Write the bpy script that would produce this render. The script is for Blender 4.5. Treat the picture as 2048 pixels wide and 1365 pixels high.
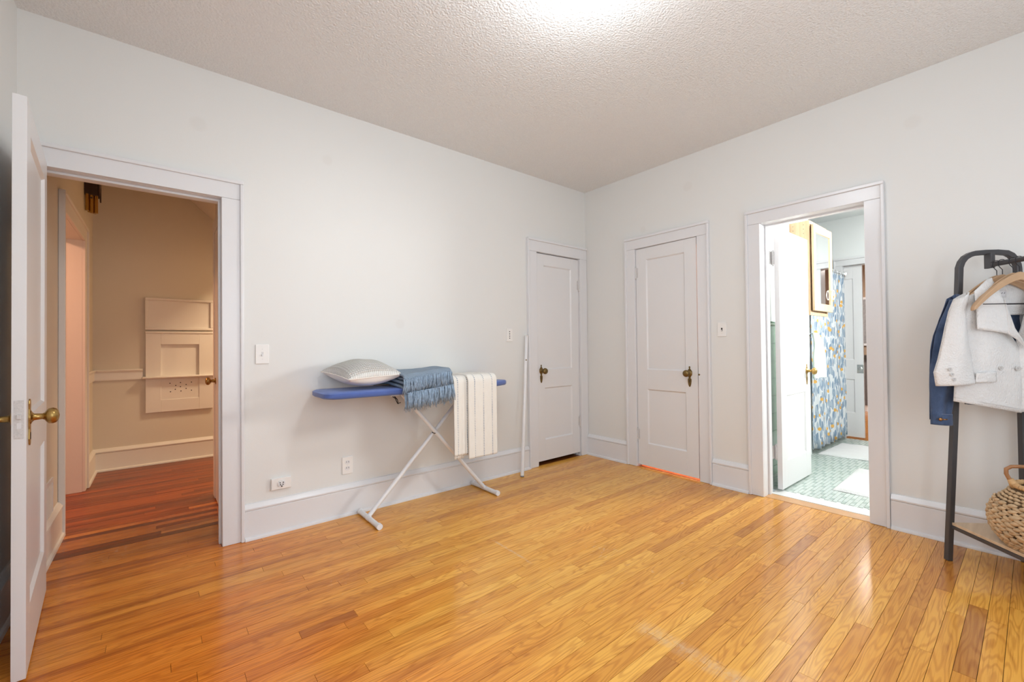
import bpy, math, random
from mathutils import Vector, Matrix
random.seed(7)
D_, S_ = bpy.data, bpy.context.scene
for o in list(D_.objects): D_.objects.remove(o)
COL = S_.collection

# ---------------------------------------------------------------- camera
def make_camera():
    f_px, yaw, pitch, roll = 858.03, 0.88374, 0.01124, -0.01040
    loc = Vector((-3.469, -2.994, 1.140))
    fw = Vector((math.cos(yaw)*math.cos(pitch), math.sin(yaw)*math.cos(pitch), math.sin(pitch)))
    r = Vector((math.sin(yaw), -math.cos(yaw), 0)); u = r.cross(fw)
    r2 = r*math.cos(roll)+u*math.sin(roll); u2 = -r*math.sin(roll)+u*math.cos(roll)
    cam = D_.cameras.new('camera'); cam.sensor_width = 36; cam.lens = f_px/2048*36
    cam.clip_start = 0.02; cam.clip_end = 100
    o = D_.objects.new('camera', cam); COL.objects.link(o)
    m = Matrix((r2, u2, -fw)).transposed().to_4x4(); m.translation = loc
    o.matrix_world = m; S_.camera = o
make_camera()

# ---------------------------------------------------------------- world, light, exposure
vs = S_.view_settings
vs.view_transform = 'Standard'; vs.look = 'None'; vs.gamma = 1; vs.use_curve_mapping = False
vs.exposure = 0.20
w = D_.worlds.new('world'); S_.world = w; w.use_nodes = True
w.node_tree.nodes['Background'].inputs[0].default_value = (.75, .85, 1, 1)
w.node_tree.nodes['Background'].inputs[1].default_value = 1.0
def area(name, loc, rot, sx, sy, power, col):
    l = D_.lights.new(name, 'AREA'); l.shape = 'RECTANGLE'; l.size = sx; l.size_y = sy
    l.energy = power; l.color = col
    o = D_.objects.new(name, l); COL.objects.link(o); o.location = loc; o.rotation_euler = rot
    return o
R90 = math.pi/2
# fill from added windows behind and beside the camera, then bathroom window, ceiling lights
area('window_fill', (-2.9, -3.90, 1.45), (math.radians(97), 0, 0), .95, 1.45, 16, (.84, .93, 1))
area('window_fill', (-1.1, -3.90, 1.45), (math.radians(97), 0, 0), .95, 1.45, 8, (.84, .93, 1))
area('window_fill', (-4.06, -2.75, 1.45), (R90, 0, -R90), .95, 1.45, 13, (.84, .93, 1))
bd = area('bathroom_daylight', (1.8, -3.24, 1.85), (math.radians(90), 0, math.radians(40)), .7, .55, 36, (.96, .98, .97)); bd.data.spread = math.radians(110)
area('bathroom_ceiling_light', (1.4, -2.3, 2.60), (0, 0, 0), .5, .5, 17, (.97, 1, 1))
area('hall_light', (-2.2, 1.7, 2.55), (0, 0, 0), .3, .3, 34, (1, .76, .50))
area('side_room_light', (-4.9, 1.35, 2.3), (0, 0, 0), .4, .4, 26, (1, .50, .30))
area('closet_light', (.75, -.9, 2.3), (0, 0, 0), .25, .25, 60, (1, .42, .22))
area('far_room_light', (4.6, -1.6, 2.4), (0, 0, 0), .6, .6, 45, (1, .92, .85))
LAMP_EMIT = 32.0
LAMP_W = 8

# ---------------------------------------------------------------- materials
def mat(name, col, rough=.5, metal=0, spec=.5, coat=0, bump=None, noise=None, sheen=0):
    m = D_.materials.new(name); m.use_nodes = True; nt = m.node_tree; b = nt.nodes['Principled BSDF']
    b.inputs['Base Color'].default_value = (*col, 1); b.inputs['Roughness'].default_value = rough
    b.inputs['Metallic'].default_value = metal; b.inputs['Specular IOR Level'].default_value = spec
    b.inputs['Coat Weight'].default_value = coat; b.inputs['Coat Roughness'].default_value = .12
    b.inputs['Sheen Weight'].default_value = sheen
    N, L = nt.nodes, nt.links
    geo = N.new('ShaderNodeNewGeometry')
    if noise:   # (scale, amount 0..1, detail)
        n = N.new('ShaderNodeTexNoise'); n.inputs['Scale'].default_value = noise[0]
        n.inputs['Detail'].default_value = noise[2] if len(noise) > 2 else 4
        L.new(geo.outputs['Position'], n.inputs['Vector'])
        mx = N.new('ShaderNodeMix'); mx.data_type = 'RGBA'
        mx.inputs['A'].default_value = (*[c*(1-noise[1]) for c in col], 1)
        mx.inputs['B'].default_value = (*[min(1, c*(1+noise[1])) for c in col], 1)
        L.new(n.outputs['Fac'], mx.inputs['Factor']); L.new(mx.outputs['Result'], b.inputs['Base Color'])
    if bump:    # (scale, strength, distance, detail)
        n = N.new('ShaderNodeTexNoise'); n.inputs['Scale'].default_value = bump[0]
        n.inputs['Detail'].default_value = bump[3] if len(bump) > 3 else 3
        L.new(geo.outputs['Position'], n.inputs['Vector'])
        bp = N.new('ShaderNodeBump'); bp.inputs['Strength'].default_value = bump[1]; bp.inputs['Distance'].default_value = bump[2]
        L.new(n.outputs['Fac'], bp.inputs['Height']); L.new(bp.outputs['Normal'], b.inputs['Normal'])
    return m
def emis(name, col, s):
    m = D_.materials.new(name); m.use_nodes = True; b = m.node_tree.nodes['Principled BSDF']
    b.inputs['Base Color'].default_value = (*col, 1); b.inputs['Emission Color'].default_value = (*col, 1)
    b.inputs['Emission Strength'].default_value = s
    return m
def add_stains(m, spots, col):
    """faint patched spots on a painted wall: (x,y,z,radius)"""
    nt = m.node_tree; N, L = nt.nodes, nt.links; b = N['Principled BSDF']
    src = b.inputs['Base Color'].links[0].from_socket if b.inputs['Base Color'].links else None
    geo = N.new('ShaderNodeNewGeometry')
    for (x, y, z, r) in spots:
        d = N.new('ShaderNodeVectorMath'); d.operation = 'DISTANCE'; d.inputs[1].default_value = (x, y, z)
        L.new(geo.outputs['Position'], d.inputs[0])
        mr = N.new('ShaderNodeMapRange'); mr.inputs['From Min'].default_value = r*.75; mr.inputs['From Max'].default_value = r*1.25
        mr.inputs['To Min'].default_value = .8; mr.inputs['To Max'].default_value = 0
        L.new(d.outputs['Value'], mr.inputs['Value'])
        mx = N.new('ShaderNodeMix'); mx.data_type = 'RGBA'; mx.inputs['B'].default_value = (*col, 1)
        L.new(mr.outputs['Result'], mx.inputs['Factor'])
        if src: L.new(src, mx.inputs['A'])
        else: mx.inputs['A'].default_value = b.inputs['Base Color'].default_value
        src = mx.outputs['Result']
    L.new(src, b.inputs['Base Color'])

M = {}
M['wall'] = mat('wall_paint', (.795, .79, .765), .55, bump=(180, .12, .002), noise=(.9, .012))
add_stains(M['wall'], [(0, -.70, 2.206, .028), (-2.089, 0, 1.312, .034), (-2.6, 0, 2.40, .032), (0, -1.14, 2.48, .038), (-3.3, 0, 2.42, .038), (0, -2.55, 2.45, .038)], (.77, .755, .725))
M['wall_green'] = M['wall']
M['hall_wall'] = mat('hall_paint_warmed', (.72, .65, .54), .6, bump=(160, .15, .002))  # off-white paint tinted tan: warm dim hall light put into the colour
M['hall_trim'] = mat('hall_trim_paint', (.80, .74, .67), .4, bump=(60, .1, .002))
M['trim'] = mat('trim_paint', (.79, .785, .795), .28, bump=(45, .10, .0025, 2))
M['door'] = mat('door_paint', (.80, .79, .79), .32, bump=(50, .08, .002, 2))
M['ceiling'] = mat('ceiling_texture', (.89, .885, .87), .75, bump=(95, .9, .012, 5), noise=(120, .05, 3))
M['bath_wall'] = mat('bathroom_paint', (.88, .90, .89), .5)
M['white'] = mat('white_enamel', (.84, .84, .85), .25, noise=(30, .05), coat=.3)
M['plate'] = mat('ivory_plate', (.88, .86, .83), .3)
M['dark'] = mat('dark_slot', (.03, .025, .02), .6)
M['brass'] = mat('aged_brass', (.42, .27, .09), .32, 1, noise=(90, .45), bump=(140, .3, .001))
M['brass_dull'] = mat('tarnished_brass', (.22, .15, .06), .45, 1, noise=(120, .5), bump=(160, .4, .001))
M['latch'] = mat('old_latch_brass', (.22, .10, .05), .5, .7)
M['hinge'] = mat('painted_hinge', (.66, .64, .63), .35, noise=(200, .25), bump=(200, .5, .001))
M['crystal'] = mat('nickel_lock', (.62, .64, .62), .15, .8)
M['black_metal'] = mat('black_powder_coat', (.075, .073, .078), .38, .25, bump=(400, .1, .0005))
M['hook'] = mat('black_hook_wire', (.03, .03, .035), .3, .6)
M['beech'] = mat('beech_hanger_wood', (.56, .36, .21), .42, noise=(14, .12))
M['blue_cover'] = mat('blue_ironing_cover', (.08, .15, .46), .7, noise=(8, .12), bump=(300, .3, .001), sheen=.3)
M['cap'] = mat('white_rubber', (.80, .80, .82), .45)
M['rubber'] = mat('grey_rubber_tip', (.25, .24, .24), .7)
M['linen'] = mat('pillow_underside_linen', (.88, .80, .71), .85, bump=(260, .3, .002), sheen=.2)
M['brown_box'] = mat('dark_walnut', (.05, .025, .02), .4, noise=(20, .3))
M['gold'] = mat('chime_brass_tube', (.55, .33, .08), .25, 1)
M['grille'] = mat('vent_grille_paint', (.70, .68, .67), .45)
M['rim'] = mat('rattan_rim', (.60, .36, .16), .5, noise=(60, .3), bump=(90, .4, .002))
M['handle'] = mat('cane_handle', (.36, .17, .07), .4, noise=(30, .3))
M['cane'] = mat('seagrass_core', (.13, .075, .035), .9)
M['towel'] = mat('white_towel', (.90, .90, .89), .95, bump=(350, .8, .003), sheen=.3)
M['rug'] = mat('white_bath_mat', (.90, .895, .885), .98, bump=(220, 1, .008, 4), sheen=.3)
M['rod'] = mat('chrome_rod', (.75, .76, .77), .15, 1)
M['tub'] = mat('tub_enamel', (.88, .88, .86), .12, coat=.5)
M['mirror'] = mat('mirror_glass', (.93, .95, .95), .02, 1)
M['grout'] = mat('grout_pale', (.62, .66, .63), .8)
M['grout_green'] = mat('grout_green', (.16, .24, .18), .8)
M['tile_green'] = mat('green_wall_tile', (.26, .40, .29), .15, coat=.4, noise=(6, .12))
M['tile_light'] = mat('floor_tile_pale', (.58, .645, .60), .22, noise=(9, .05))
M['tile_dark'] = mat('floor_tile_mint', (.43, .51, .46), .22, noise=(9, .08))
M['marble'] = mat('marble_threshold', (.78, .78, .76), .25, noise=(18, .08, 8))
M['lamp_metal'] = mat('lamp_ring', (.8, .8, .8), .3, .4)
M['lamp_glass'] = emis('lit_lamp_glass', (.90, .95, 1), LAMP_EMIT)
M['leather'] = mat('far_room_brown', (.42, .30, .21), .6)
M['poster'] = mat('far_print_grey', (.30, .30, .31), .5, noise=(26, .5, 6))
M['steel'] = mat('far_dark_cabinet', (.13, .125, .13), .4, noise=(40, .3))
M['glass'] = mat('window_glass', (1, 1, 1), .02); M['glass'].node_tree.nodes['Principled BSDF'].inputs['Transmission Weight'].default_value = 1
M['button'] = mat('shell_button', (.62, .60, .58), .25)
M['copper'] = mat('copper_button', (.45, .22, .08), .35, 1)
M['label_m'] = mat('woven_label', (.80, .77, .77), .7)
M['ink'] = mat('label_ink', (.16, .14, .15), .7)
M['leaf_green'] = mat('plant_leaf', (.25, .42, .28), .5)

def mth(nt, op, a, b=None, c=None):
    n = nt.nodes.new('ShaderNodeMath'); n.operation = op
    for i, v in enumerate((a, b, c)):
        if v is None: continue
        if isinstance(v, (int, float)): n.inputs[i].default_value = v
        else: nt.links.new(v, n.inputs[i])
    return n.outputs[0]
def noise(nt, vec, sc, det=3, out='Fac'):
    n = nt.nodes.new('ShaderNodeTexNoise'); n.inputs['Scale'].default_value = sc; n.inputs['Detail'].default_value = det
    nt.links.new(vec, n.inputs['Vector']); return n.outputs[out]
def scaled(nt, vec, s):
    n = nt.nodes.new('ShaderNodeMapping'); n.inputs['Scale'].default_value = s; nt.links.new(vec, n.inputs[0]); return n.outputs[0]
def wood_floor(name, ramp, rough, dirt=.0):
    m = D_.materials.new(name); m.use_nodes = True; nt = m.node_tree; N, L = nt.nodes, nt.links; b = N['Principled BSDF']
    geo = N.new('ShaderNodeNewGeometry'); oi = N.new('ShaderNodeObjectInfo')
    off = N.new('ShaderNodeVectorMath'); off.operation = 'SCALE'; off.inputs[0].default_value = (13, 7, 29)
    L.new(oi.outputs['Random'], off.inputs['Scale'])
    add = N.new('ShaderNodeVectorMath'); add.operation = 'ADD'
    L.new(geo.outputs['Position'], add.inputs[0]); L.new(off.outputs[0], add.inputs[1])
    mp = N.new('ShaderNodeMapping'); mp.inputs['Scale'].default_value = (1.0, 9, 3); L.new(add.outputs[0], mp.inputs['Vector'])
    # cathedral grain: a noise pushed through a wave
    n1 = N.new('ShaderNodeTexNoise'); n1.inputs['Scale'].default_value = 1.6; n1.inputs['Detail'].default_value = 1.5; L.new(mp.outputs[0], n1.inputs['Vector'])
    mul = N.new('ShaderNodeMath'); mul.operation = 'MULTIPLY'; mul.inputs[1].default_value = 95; L.new(n1.outputs['Fac'], mul.inputs[0])
    si = N.new('ShaderNodeMath'); si.operation = 'SINE'; L.new(mul.outputs[0], si.inputs[0])
    ma = N.new('ShaderNodeMapRange'); ma.inputs['From Min'].default_value = -.2; ma.inputs['From Max'].default_value = 1; ma.inputs['To Min'].default_value = 0; ma.inputs['To Max'].default_value = .42
    L.new(si.outputs[0], ma.inputs['Value'])
    mp2 = N.new('ShaderNodeMapping'); mp2.inputs['Scale'].default_value = (5, 170, 20); L.new(add.outputs[0], mp2.inputs['Vector'])
    n2 = N.new('ShaderNodeTexNoise'); n2.inputs['Scale'].default_value = 1; n2.inputs['Detail'].default_value = 4; L.new(mp2.outputs[0], n2.inputs['Vector'])
    r = N.new('ShaderNodeValToRGB'); e = r.color_ramp.elements
    e[0].position, e[0].color = 0, (*ramp[0], 1); e[1].position, e[1].color = 1, (*ramp[-1], 1)
    for i, c in enumerate(ramp[1:-1]):
        q = e.new((i+1)/(len(ramp)-1)); q.color = (*c, 1)
    # tone from the object colour (alpha channel unused): red channel = tone
    sep = N.new('ShaderNodeSeparateColor'); L.new(oi.outputs['Color'], sep.inputs[0])
    L.new(sep.outputs[0], r.inputs['Fac'])
    dk = N.new('ShaderNodeMix'); dk.data_type = 'RGBA'; dk.blend_type = 'MULTIPLY'; dk.inputs['B'].default_value = (.60, .42, .30, 1)
    L.new(ma.outputs['Result'], dk.inputs['Factor']); L.new(r.outputs['Color'], dk.inputs['A'])
    fr = N.new('ShaderNodeMapRange'); fr.inputs['From Min'].default_value = .50; fr.inputs['From Max'].default_value = .78; fr.inputs['To Max'].default_value = .7
    L.new(n2.outputs['Fac'], fr.inputs['Value'])
    dk2 = N.new('ShaderNodeMix'); dk2.data_type = 'RGBA'; dk2.blend_type = 'MULTIPLY'; dk2.inputs['B'].default_value = (.55, .38, .28, 1)
    L.new(fr.outputs['Result'], dk2.inputs['Factor']); L.new(dk.outputs['Result'], dk2.inputs['A'])
    # uneven old stain; redness towards the hall is partly light put into colour
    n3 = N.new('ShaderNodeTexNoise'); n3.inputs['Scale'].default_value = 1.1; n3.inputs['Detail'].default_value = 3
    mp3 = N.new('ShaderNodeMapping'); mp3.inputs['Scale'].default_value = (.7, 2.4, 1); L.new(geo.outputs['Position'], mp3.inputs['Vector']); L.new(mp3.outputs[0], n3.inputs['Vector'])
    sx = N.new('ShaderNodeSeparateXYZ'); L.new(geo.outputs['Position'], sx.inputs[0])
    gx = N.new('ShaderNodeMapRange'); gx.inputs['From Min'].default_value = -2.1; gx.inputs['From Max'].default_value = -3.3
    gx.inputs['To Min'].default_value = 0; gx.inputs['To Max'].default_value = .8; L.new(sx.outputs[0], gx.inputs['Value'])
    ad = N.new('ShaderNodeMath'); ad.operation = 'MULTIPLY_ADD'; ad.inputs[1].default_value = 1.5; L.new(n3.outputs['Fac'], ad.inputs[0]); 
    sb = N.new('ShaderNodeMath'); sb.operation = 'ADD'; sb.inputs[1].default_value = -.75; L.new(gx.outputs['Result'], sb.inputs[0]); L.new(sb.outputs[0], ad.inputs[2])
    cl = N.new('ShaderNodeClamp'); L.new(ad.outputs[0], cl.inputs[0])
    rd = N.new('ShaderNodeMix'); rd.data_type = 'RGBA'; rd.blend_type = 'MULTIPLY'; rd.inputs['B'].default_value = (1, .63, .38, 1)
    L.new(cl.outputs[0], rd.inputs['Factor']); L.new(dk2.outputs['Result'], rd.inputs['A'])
    # dark worn streaks along the grain, mostly towards the hall
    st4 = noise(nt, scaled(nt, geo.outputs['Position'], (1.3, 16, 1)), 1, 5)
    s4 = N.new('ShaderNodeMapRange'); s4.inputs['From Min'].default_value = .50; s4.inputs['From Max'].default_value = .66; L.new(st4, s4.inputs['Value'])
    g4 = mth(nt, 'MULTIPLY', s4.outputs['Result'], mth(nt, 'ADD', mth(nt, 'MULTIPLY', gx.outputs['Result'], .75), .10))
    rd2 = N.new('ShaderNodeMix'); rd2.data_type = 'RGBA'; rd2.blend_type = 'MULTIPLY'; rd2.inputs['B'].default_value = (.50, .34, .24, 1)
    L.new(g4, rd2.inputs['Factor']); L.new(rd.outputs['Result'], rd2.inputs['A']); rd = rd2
    # pale scuffs
    ns = N.new('ShaderNodeTexNoise'); ns.inputs['Scale'].default_value = 26; ns.inputs['Detail'].default_value = 6; ns.inputs['Roughness'].default_value = .8
    L.new(geo.outputs['Position'], ns.inputs['Vector'])
    nm = N.new('ShaderNodeTexNoise'); nm.inputs['Scale'].default_value = 1.7; L.new(geo.outputs['Position'], nm.inputs['Vector'])
    sm = N.new('ShaderNodeMath'); sm.operation = 'MULTIPLY'; L.new(ns.outputs['Fac'], sm.inputs[0]); L.new(nm.outputs['Fac'], sm.inputs[1])
    sr = N.new('ShaderNodeMapRange'); sr.inputs['From Min'].default_value = .385-dirt; sr.inputs['From Max'].default_value = .47-dirt; sr.inputs['To Max'].default_value = .55
    L.new(sm.outputs[0], sr.inputs['Value'])
    # worn drag line across the boards (along y at x=-1.975)
    wob = mth(nt, 'MULTIPLY', mth(nt, 'ADD', nm.outputs['Fac'], -.5), .05)
    dx = mth(nt, 'ABSOLUTE', mth(nt, 'ADD', mth(nt, 'ADD', sx.outputs[0], 1.965), wob))
    def rng(v, a0, a1, t0=0, t1=1):
        q = N.new('ShaderNodeMapRange'); q.inputs['From Min'].default_value = a0; q.inputs['From Max'].default_value = a1; q.inputs['To Min'].default_value = t0; q.inputs['To Max'].default_value = t1
        L.new(v, q.inputs['Value']); return q.outputs['Result']
    seg1 = mth(nt, 'MULTIPLY', rng(dx, .055, .01), mth(nt, 'MULTIPLY', rng(sx.outputs[1], -1.93, -2.0), rng(sx.outputs[1], -2.60, -2.35)))
    seg2 = mth(nt, 'MULTIPLY', rng(dx, .010, .004), mth(nt, 'MULTIPLY', rng(sx.outputs[1], -.95, -1.0), rng(sx.outputs[1], -1.32, -1.25)))
    mark = mth(nt, 'MULTIPLY', mth(nt, 'MAXIMUM', seg1, seg2), rng(ns.outputs['Fac'], .40, .62, .05, .62))
    class _o: outputs = [mark]
    d5 = _o
    mxx = N.new('ShaderNodeMath'); mxx.operation = 'MAXIMUM'; L.new(d5.outputs[0], mxx.inputs[0]); L.new(sr.outputs['Result'], mxx.inputs[1])
    sc = N.new('ShaderNodeMix'); sc.data_type = 'RGBA'; sc.inputs['B'].default_value = (.72, .50, .30, 1)
    L.new(mxx.outputs[0], sc.inputs['Factor']); L.new(rd.outputs['Result'], sc.inputs['A'])
    L.new(sc.outputs['Result'], b.inputs['Base Color'])
    rr = N.new('ShaderNodeMapRange'); rr.inputs['To Min'].default_value = rough-.05; rr.inputs['To Max'].default_value = rough+.10
    L.new(n3.outputs['Fac'], rr.inputs['Value']); L.new(rr.outputs['Result'], b.inputs['Roughness'])
    bp = N.new('ShaderNodeBump'); bp.inputs['Strength'].default_value = .10; bp.inputs['Distance'].default_value = .002
    L.new(n2.outputs['Fac'], bp.inputs['Height']); L.new(bp.outputs['Normal'], b.inputs['Normal'])
    b.inputs['Specular IOR Level'].default_value = .5
    return m
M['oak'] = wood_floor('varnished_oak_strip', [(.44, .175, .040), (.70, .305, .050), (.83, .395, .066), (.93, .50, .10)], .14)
M['hall_oak'] = wood_floor('worn_dimmed_red_oak', [(.16, .045, .008), (.25, .072, .012), (.34, .105, .018)], .30, .01)  # wear, plus some of the hall's dimness painted into the dark red
M['joint'] = mat('dark_floor_joint', (.05, .02, .008), .7)
M['sill_wood'] = mat('pale_worn_sill', (.62, .34, .15), .35, noise=(14, .2, 5))

def grained(name, c1, c2, axis, rough=.5, sc=(2, 60, 60)):
    m = mat(name, c1, rough); N, L = m.node_tree.nodes, m.node_tree.links; b = N['Principled BSDF']
    tc = N.new('ShaderNodeNewGeometry'); mp = N.new('ShaderNodeMapping'); mp.inputs['Rotation'].default_value = (0, 0, axis); mp.inputs['Scale'].default_value = sc
    L.new(tc.outputs['Position'], mp.inputs[0]); n = N.new('ShaderNodeTexNoise'); n.inputs['Scale'].default_value = 1; n.inputs['Detail'].default_value = 5
    L.new(mp.outputs[0], n.inputs['Vector']); mx = N.new('ShaderNodeMix'); mx.data_type = 'RGBA'; mx.inputs['A'].default_value = (*c1, 1); mx.inputs['B'].default_value = (*c2, 1)
    mr = N.new('ShaderNodeMapRange'); mr.inputs['From Min'].default_value = .3; mr.inputs['From Max'].default_value = .7; L.new(n.outputs['Fac'], mr.inputs['Value'])
    L.new(mr.outputs['Result'], mx.inputs['Factor']); L.new(mx.outputs['Result'], b.inputs['Base Color']); return m
M['shelf_oak'] = grained('light_oak_board', (.72, .55, .38), (.58, .42, .27), math.radians(-45), .45, (3, 45, 45))
M['cabinet_wood'] = grained('honey_maple', (.64, .45, .28), (.52, .34, .19), 0, .4, (40, 40, 3))

def uvmat(name, build, rough=.9, sheen=.2):
    m = D_.materials.new(name); m.use_nodes = True; nt = m.node_tree; b = nt.nodes['Principled BSDF']
    b.inputs['Roughness'].default_value = rough; b.inputs['Sheen Weight'].default_value = sheen; b.inputs['Specular IOR Level'].default_value = .2
    uv = nt.nodes.new('ShaderNodeUVMap'); build(nt, b, uv.outputs['UV']); return m
def mixc(nt, f, a, b):
    n = nt.nodes.new('ShaderNodeMix'); n.data_type = 'RGBA'
    for s, v in (('Factor', f), ('A', a), ('B', b)):
        if isinstance(v, tuple): n.inputs[s].default_value = (*v, 1)
        elif isinstance(v, (int, float)): n.inputs[s].default_value = v
        else: nt.links.new(v, n.inputs[s])
    return n.outputs['Result']
def bump(nt, b, h, s, d):
    n = nt.nodes.new('ShaderNodeBump'); n.inputs['Strength'].default_value = s; n.inputs['Distance'].default_value = d
    nt.links.new(h, n.inputs['Height']); nt.links.new(n.outputs['Normal'], b.inputs['Normal'])
def sepuv(nt, uv):
    s = nt.nodes.new('ShaderNodeSeparateXYZ'); nt.links.new(uv, s.inputs[0]); return s.outputs[0], s.outputs[1]
# uv in metres for all of these
def b_stripe(nt, b, uv):
    u, v = sepuv(nt, uv)
    n = noise(nt, scaled(nt, uv, (60, 22, 1)), 1, 4)
    du = mth(nt, 'ADD', u, mth(nt, 'MULTIPLY', mth(nt, 'ADD', n, -.5), .004))
    fr = mth(nt, 'ABSOLUTE', mth(nt, 'ADD', mth(nt, 'FRACT', mth(nt, 'MULTIPLY', du, 1/.0775)), -.5))
    line = mth(nt, 'LESS_THAN', fr, .05)
    dash = mth(nt, 'GREATER_THAN', mth(nt, 'ADD', mth(nt, 'SINE', mth(nt, 'MULTIPLY', v, 520)), mth(nt, 'MULTIPLY', mth(nt, 'ADD', noise(nt, scaled(nt, uv, (8, 7, 1)), 1, 2), -.5), 4)), .15)
    f = mth(nt, 'MULTIPLY', line, dash)
    col = mixc(nt, mth(nt, 'MULTIPLY', f, .85), mixc(nt, n, (.86, .82, .75), (.92, .89, .83)), (.17, .22, .32))
    nt.links.new(col, b.inputs['Base Color'])
    wv = mth(nt, 'MULTIPLY', mth(nt, 'SINE', mth(nt, 'MULTIPLY', u, 1400)), mth(nt, 'SINE', mth(nt, 'MULTIPLY', v, 1400)))
    bump(nt, b, wv, .5, .0015)
M['striped'] = uvmat('striped_throw_weave', b_stripe)
def b_blue(nt, b, uv):
    n = noise(nt, scaled(nt, uv, (40, 500, 1)), 1, 4)
    nt.links.new(mixc(nt, n, (.15, .22, .31), (.38, .47, .57)), b.inputs['Base Color'])
    u, v = sepuv(nt, uv)
    bump(nt, b, mth(nt, 'ADD', mth(nt, 'SINE', mth(nt, 'MULTIPLY', v, 900)), n), .7, .003)
M['blue_knit'] = uvmat('blue_grey_knit', b_blue)
M['blue_yarn'] = mat('blue_grey_yarn', (.27, .36, .47), .95, noise=(60, .5), sheen=.3)
def b_pillow(nt, b, uv):
    u, v = sepuv(nt, uv)
    r = mth(nt, 'SINE', mth(nt, 'MULTIPLY', v, 2*math.pi/.0135)); q = mth(nt, 'SINE', mth(nt, 'MULTIPLY', u, 2*math.pi/.016))
    f = mth(nt, 'LESS_THAN', mth(nt, 'ADD', r, mth(nt, 'MULTIPLY', q, .45)), -.72)
    nt.links.new(mixc(nt, f, (.93, .905, .86), (.70, .65, .58)), b.inputs['Base Color'])
    bump(nt, b, mth(nt, 'ADD', r, mth(nt, 'MULTIPLY', q, .5)), .9, .006)
M['waffle'] = uvmat('waffle_weave', b_pillow)
def b_denim(nt, b, uv):
    u, v = sepuv(nt, uv)
    n = noise(nt, scaled(nt, uv, (34, 14, 1)), 1, 8); n2 = noise(nt, scaled(nt, uv, (300, 300, 1)), 1, 2)
    nt.links.new(mixc(nt, n2, mixc(nt, n, (.010, .020, .055), (.075, .125, .25)), mixc(nt, n, (.018, .036, .09), (.15, .21, .34))), b.inputs['Base Color'])
    bump(nt, b, mth(nt, 'SINE', mth(nt, 'MULTIPLY', mth(nt, 'ADD', u, v), 2600)), .3, .001)
M['denim'] = uvmat('denim_twill', b_denim)
M['denim_dark'] = mat('denim_inside', (.02, .03, .07), .9)
M['stitch'] = mat('denim_stitching', (.24, .29, .42), .8)
def b_seer(nt, b, uv):
    n = noise(nt, scaled(nt, uv, (230, 120, 1)), 1, 2); n2 = noise(nt, scaled(nt, uv, (30, 60, 1)), 1, 4)
    nt.links.new(mixc(nt, n2, (.76, .74, .72), (.83, .815, .80)), b.inputs['Base Color'])
    bump(nt, b, mth(nt, 'ADD', n, mth(nt, 'MULTIPLY', n2, .5)), .75, .006)
M['seersucker'] = uvmat('puckered_white_cotton', b_seer)
M['lining'] = mat('jacket_lining', (.62, .60, .58), .8)
def b_curtain(nt, b, uv):
    u, v = sepuv(nt, uv)
    def leaves(rot, sc, loc, thr, ax):
        vo = nt.nodes.new('ShaderNodeTexVoronoi'); vo.voronoi_dimensions = '2D'; vo.feature = 'F1'; vo.inputs['Scale'].default_value = 1; vo.inputs['Randomness'].default_value = .75
        mp = nt.nodes.new('ShaderNodeMapping'); mp.inputs['Rotation'].default_value = (0, 0, rot); mp.inputs['Scale'].default_value = (*sc, 1); mp.inputs['Location'].default_value = (*loc, 0)
        nt.links.new(uv, mp.inputs[0]); nt.links.new(mp.outputs[0], vo.inputs['Vector'])
        # pointed leaf: |x|+y^2 inside the cell
        d = nt.nodes.new('ShaderNodeVectorMath'); d.operation = 'SUBTRACT'; nt.links.new(mp.outputs[0], d.inputs[0]); nt.links.new(vo.outputs['Position'], d.inputs[1])
        x, y = sepuv(nt, d.outputs[0])
        q = mth(nt, 'ADD', mth(nt, 'ABSOLUTE', x), mth(nt, 'MULTIPLY', mth(nt, 'MULTIPLY', y, y), 1.5))
        return mth(nt, 'LESS_THAN', q, thr)
    c = mixc(nt, leaves(.55, (21, 7.2), (0, 0), .29, 0), (.78, .80, .82), (.37, .45, .55))
    c = mixc(nt, leaves(-.5, (23, 8), (3.3, 1.7), .25, 0), c, (.25, .34, .46))
    c = mixc(nt, leaves(.15, (25, 8.5), (7.3, 4.7), .22, 0), c, (.46, .54, .62))
    vo3 = nt.nodes.new('ShaderNodeTexVoronoi'); vo3.voronoi_dimensions = '2D'; vo3.inputs['Scale'].default_value = 8.5; nt.links.new(uv, vo3.inputs['Vector'])
    c = mixc(nt, mth(nt, 'LESS_THAN', vo3.outputs['Distance'], .155), c, (.80, .46, .13))
    nt.links.new(c, b.inputs['Base Color'])
M['curtain'] = uvmat('leaf_print_curtain', b_curtain, .8, 0)
def b_brd(nt, b, uv):
    oi = noise(nt, scaled(nt, uv, (1, 1, 1)), 1, 5)
M['braid'] = mat('seagrass_braid', (.58, .40, .23), .75, noise=(38, .42, 5), bump=(240, .6, .002))

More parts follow.
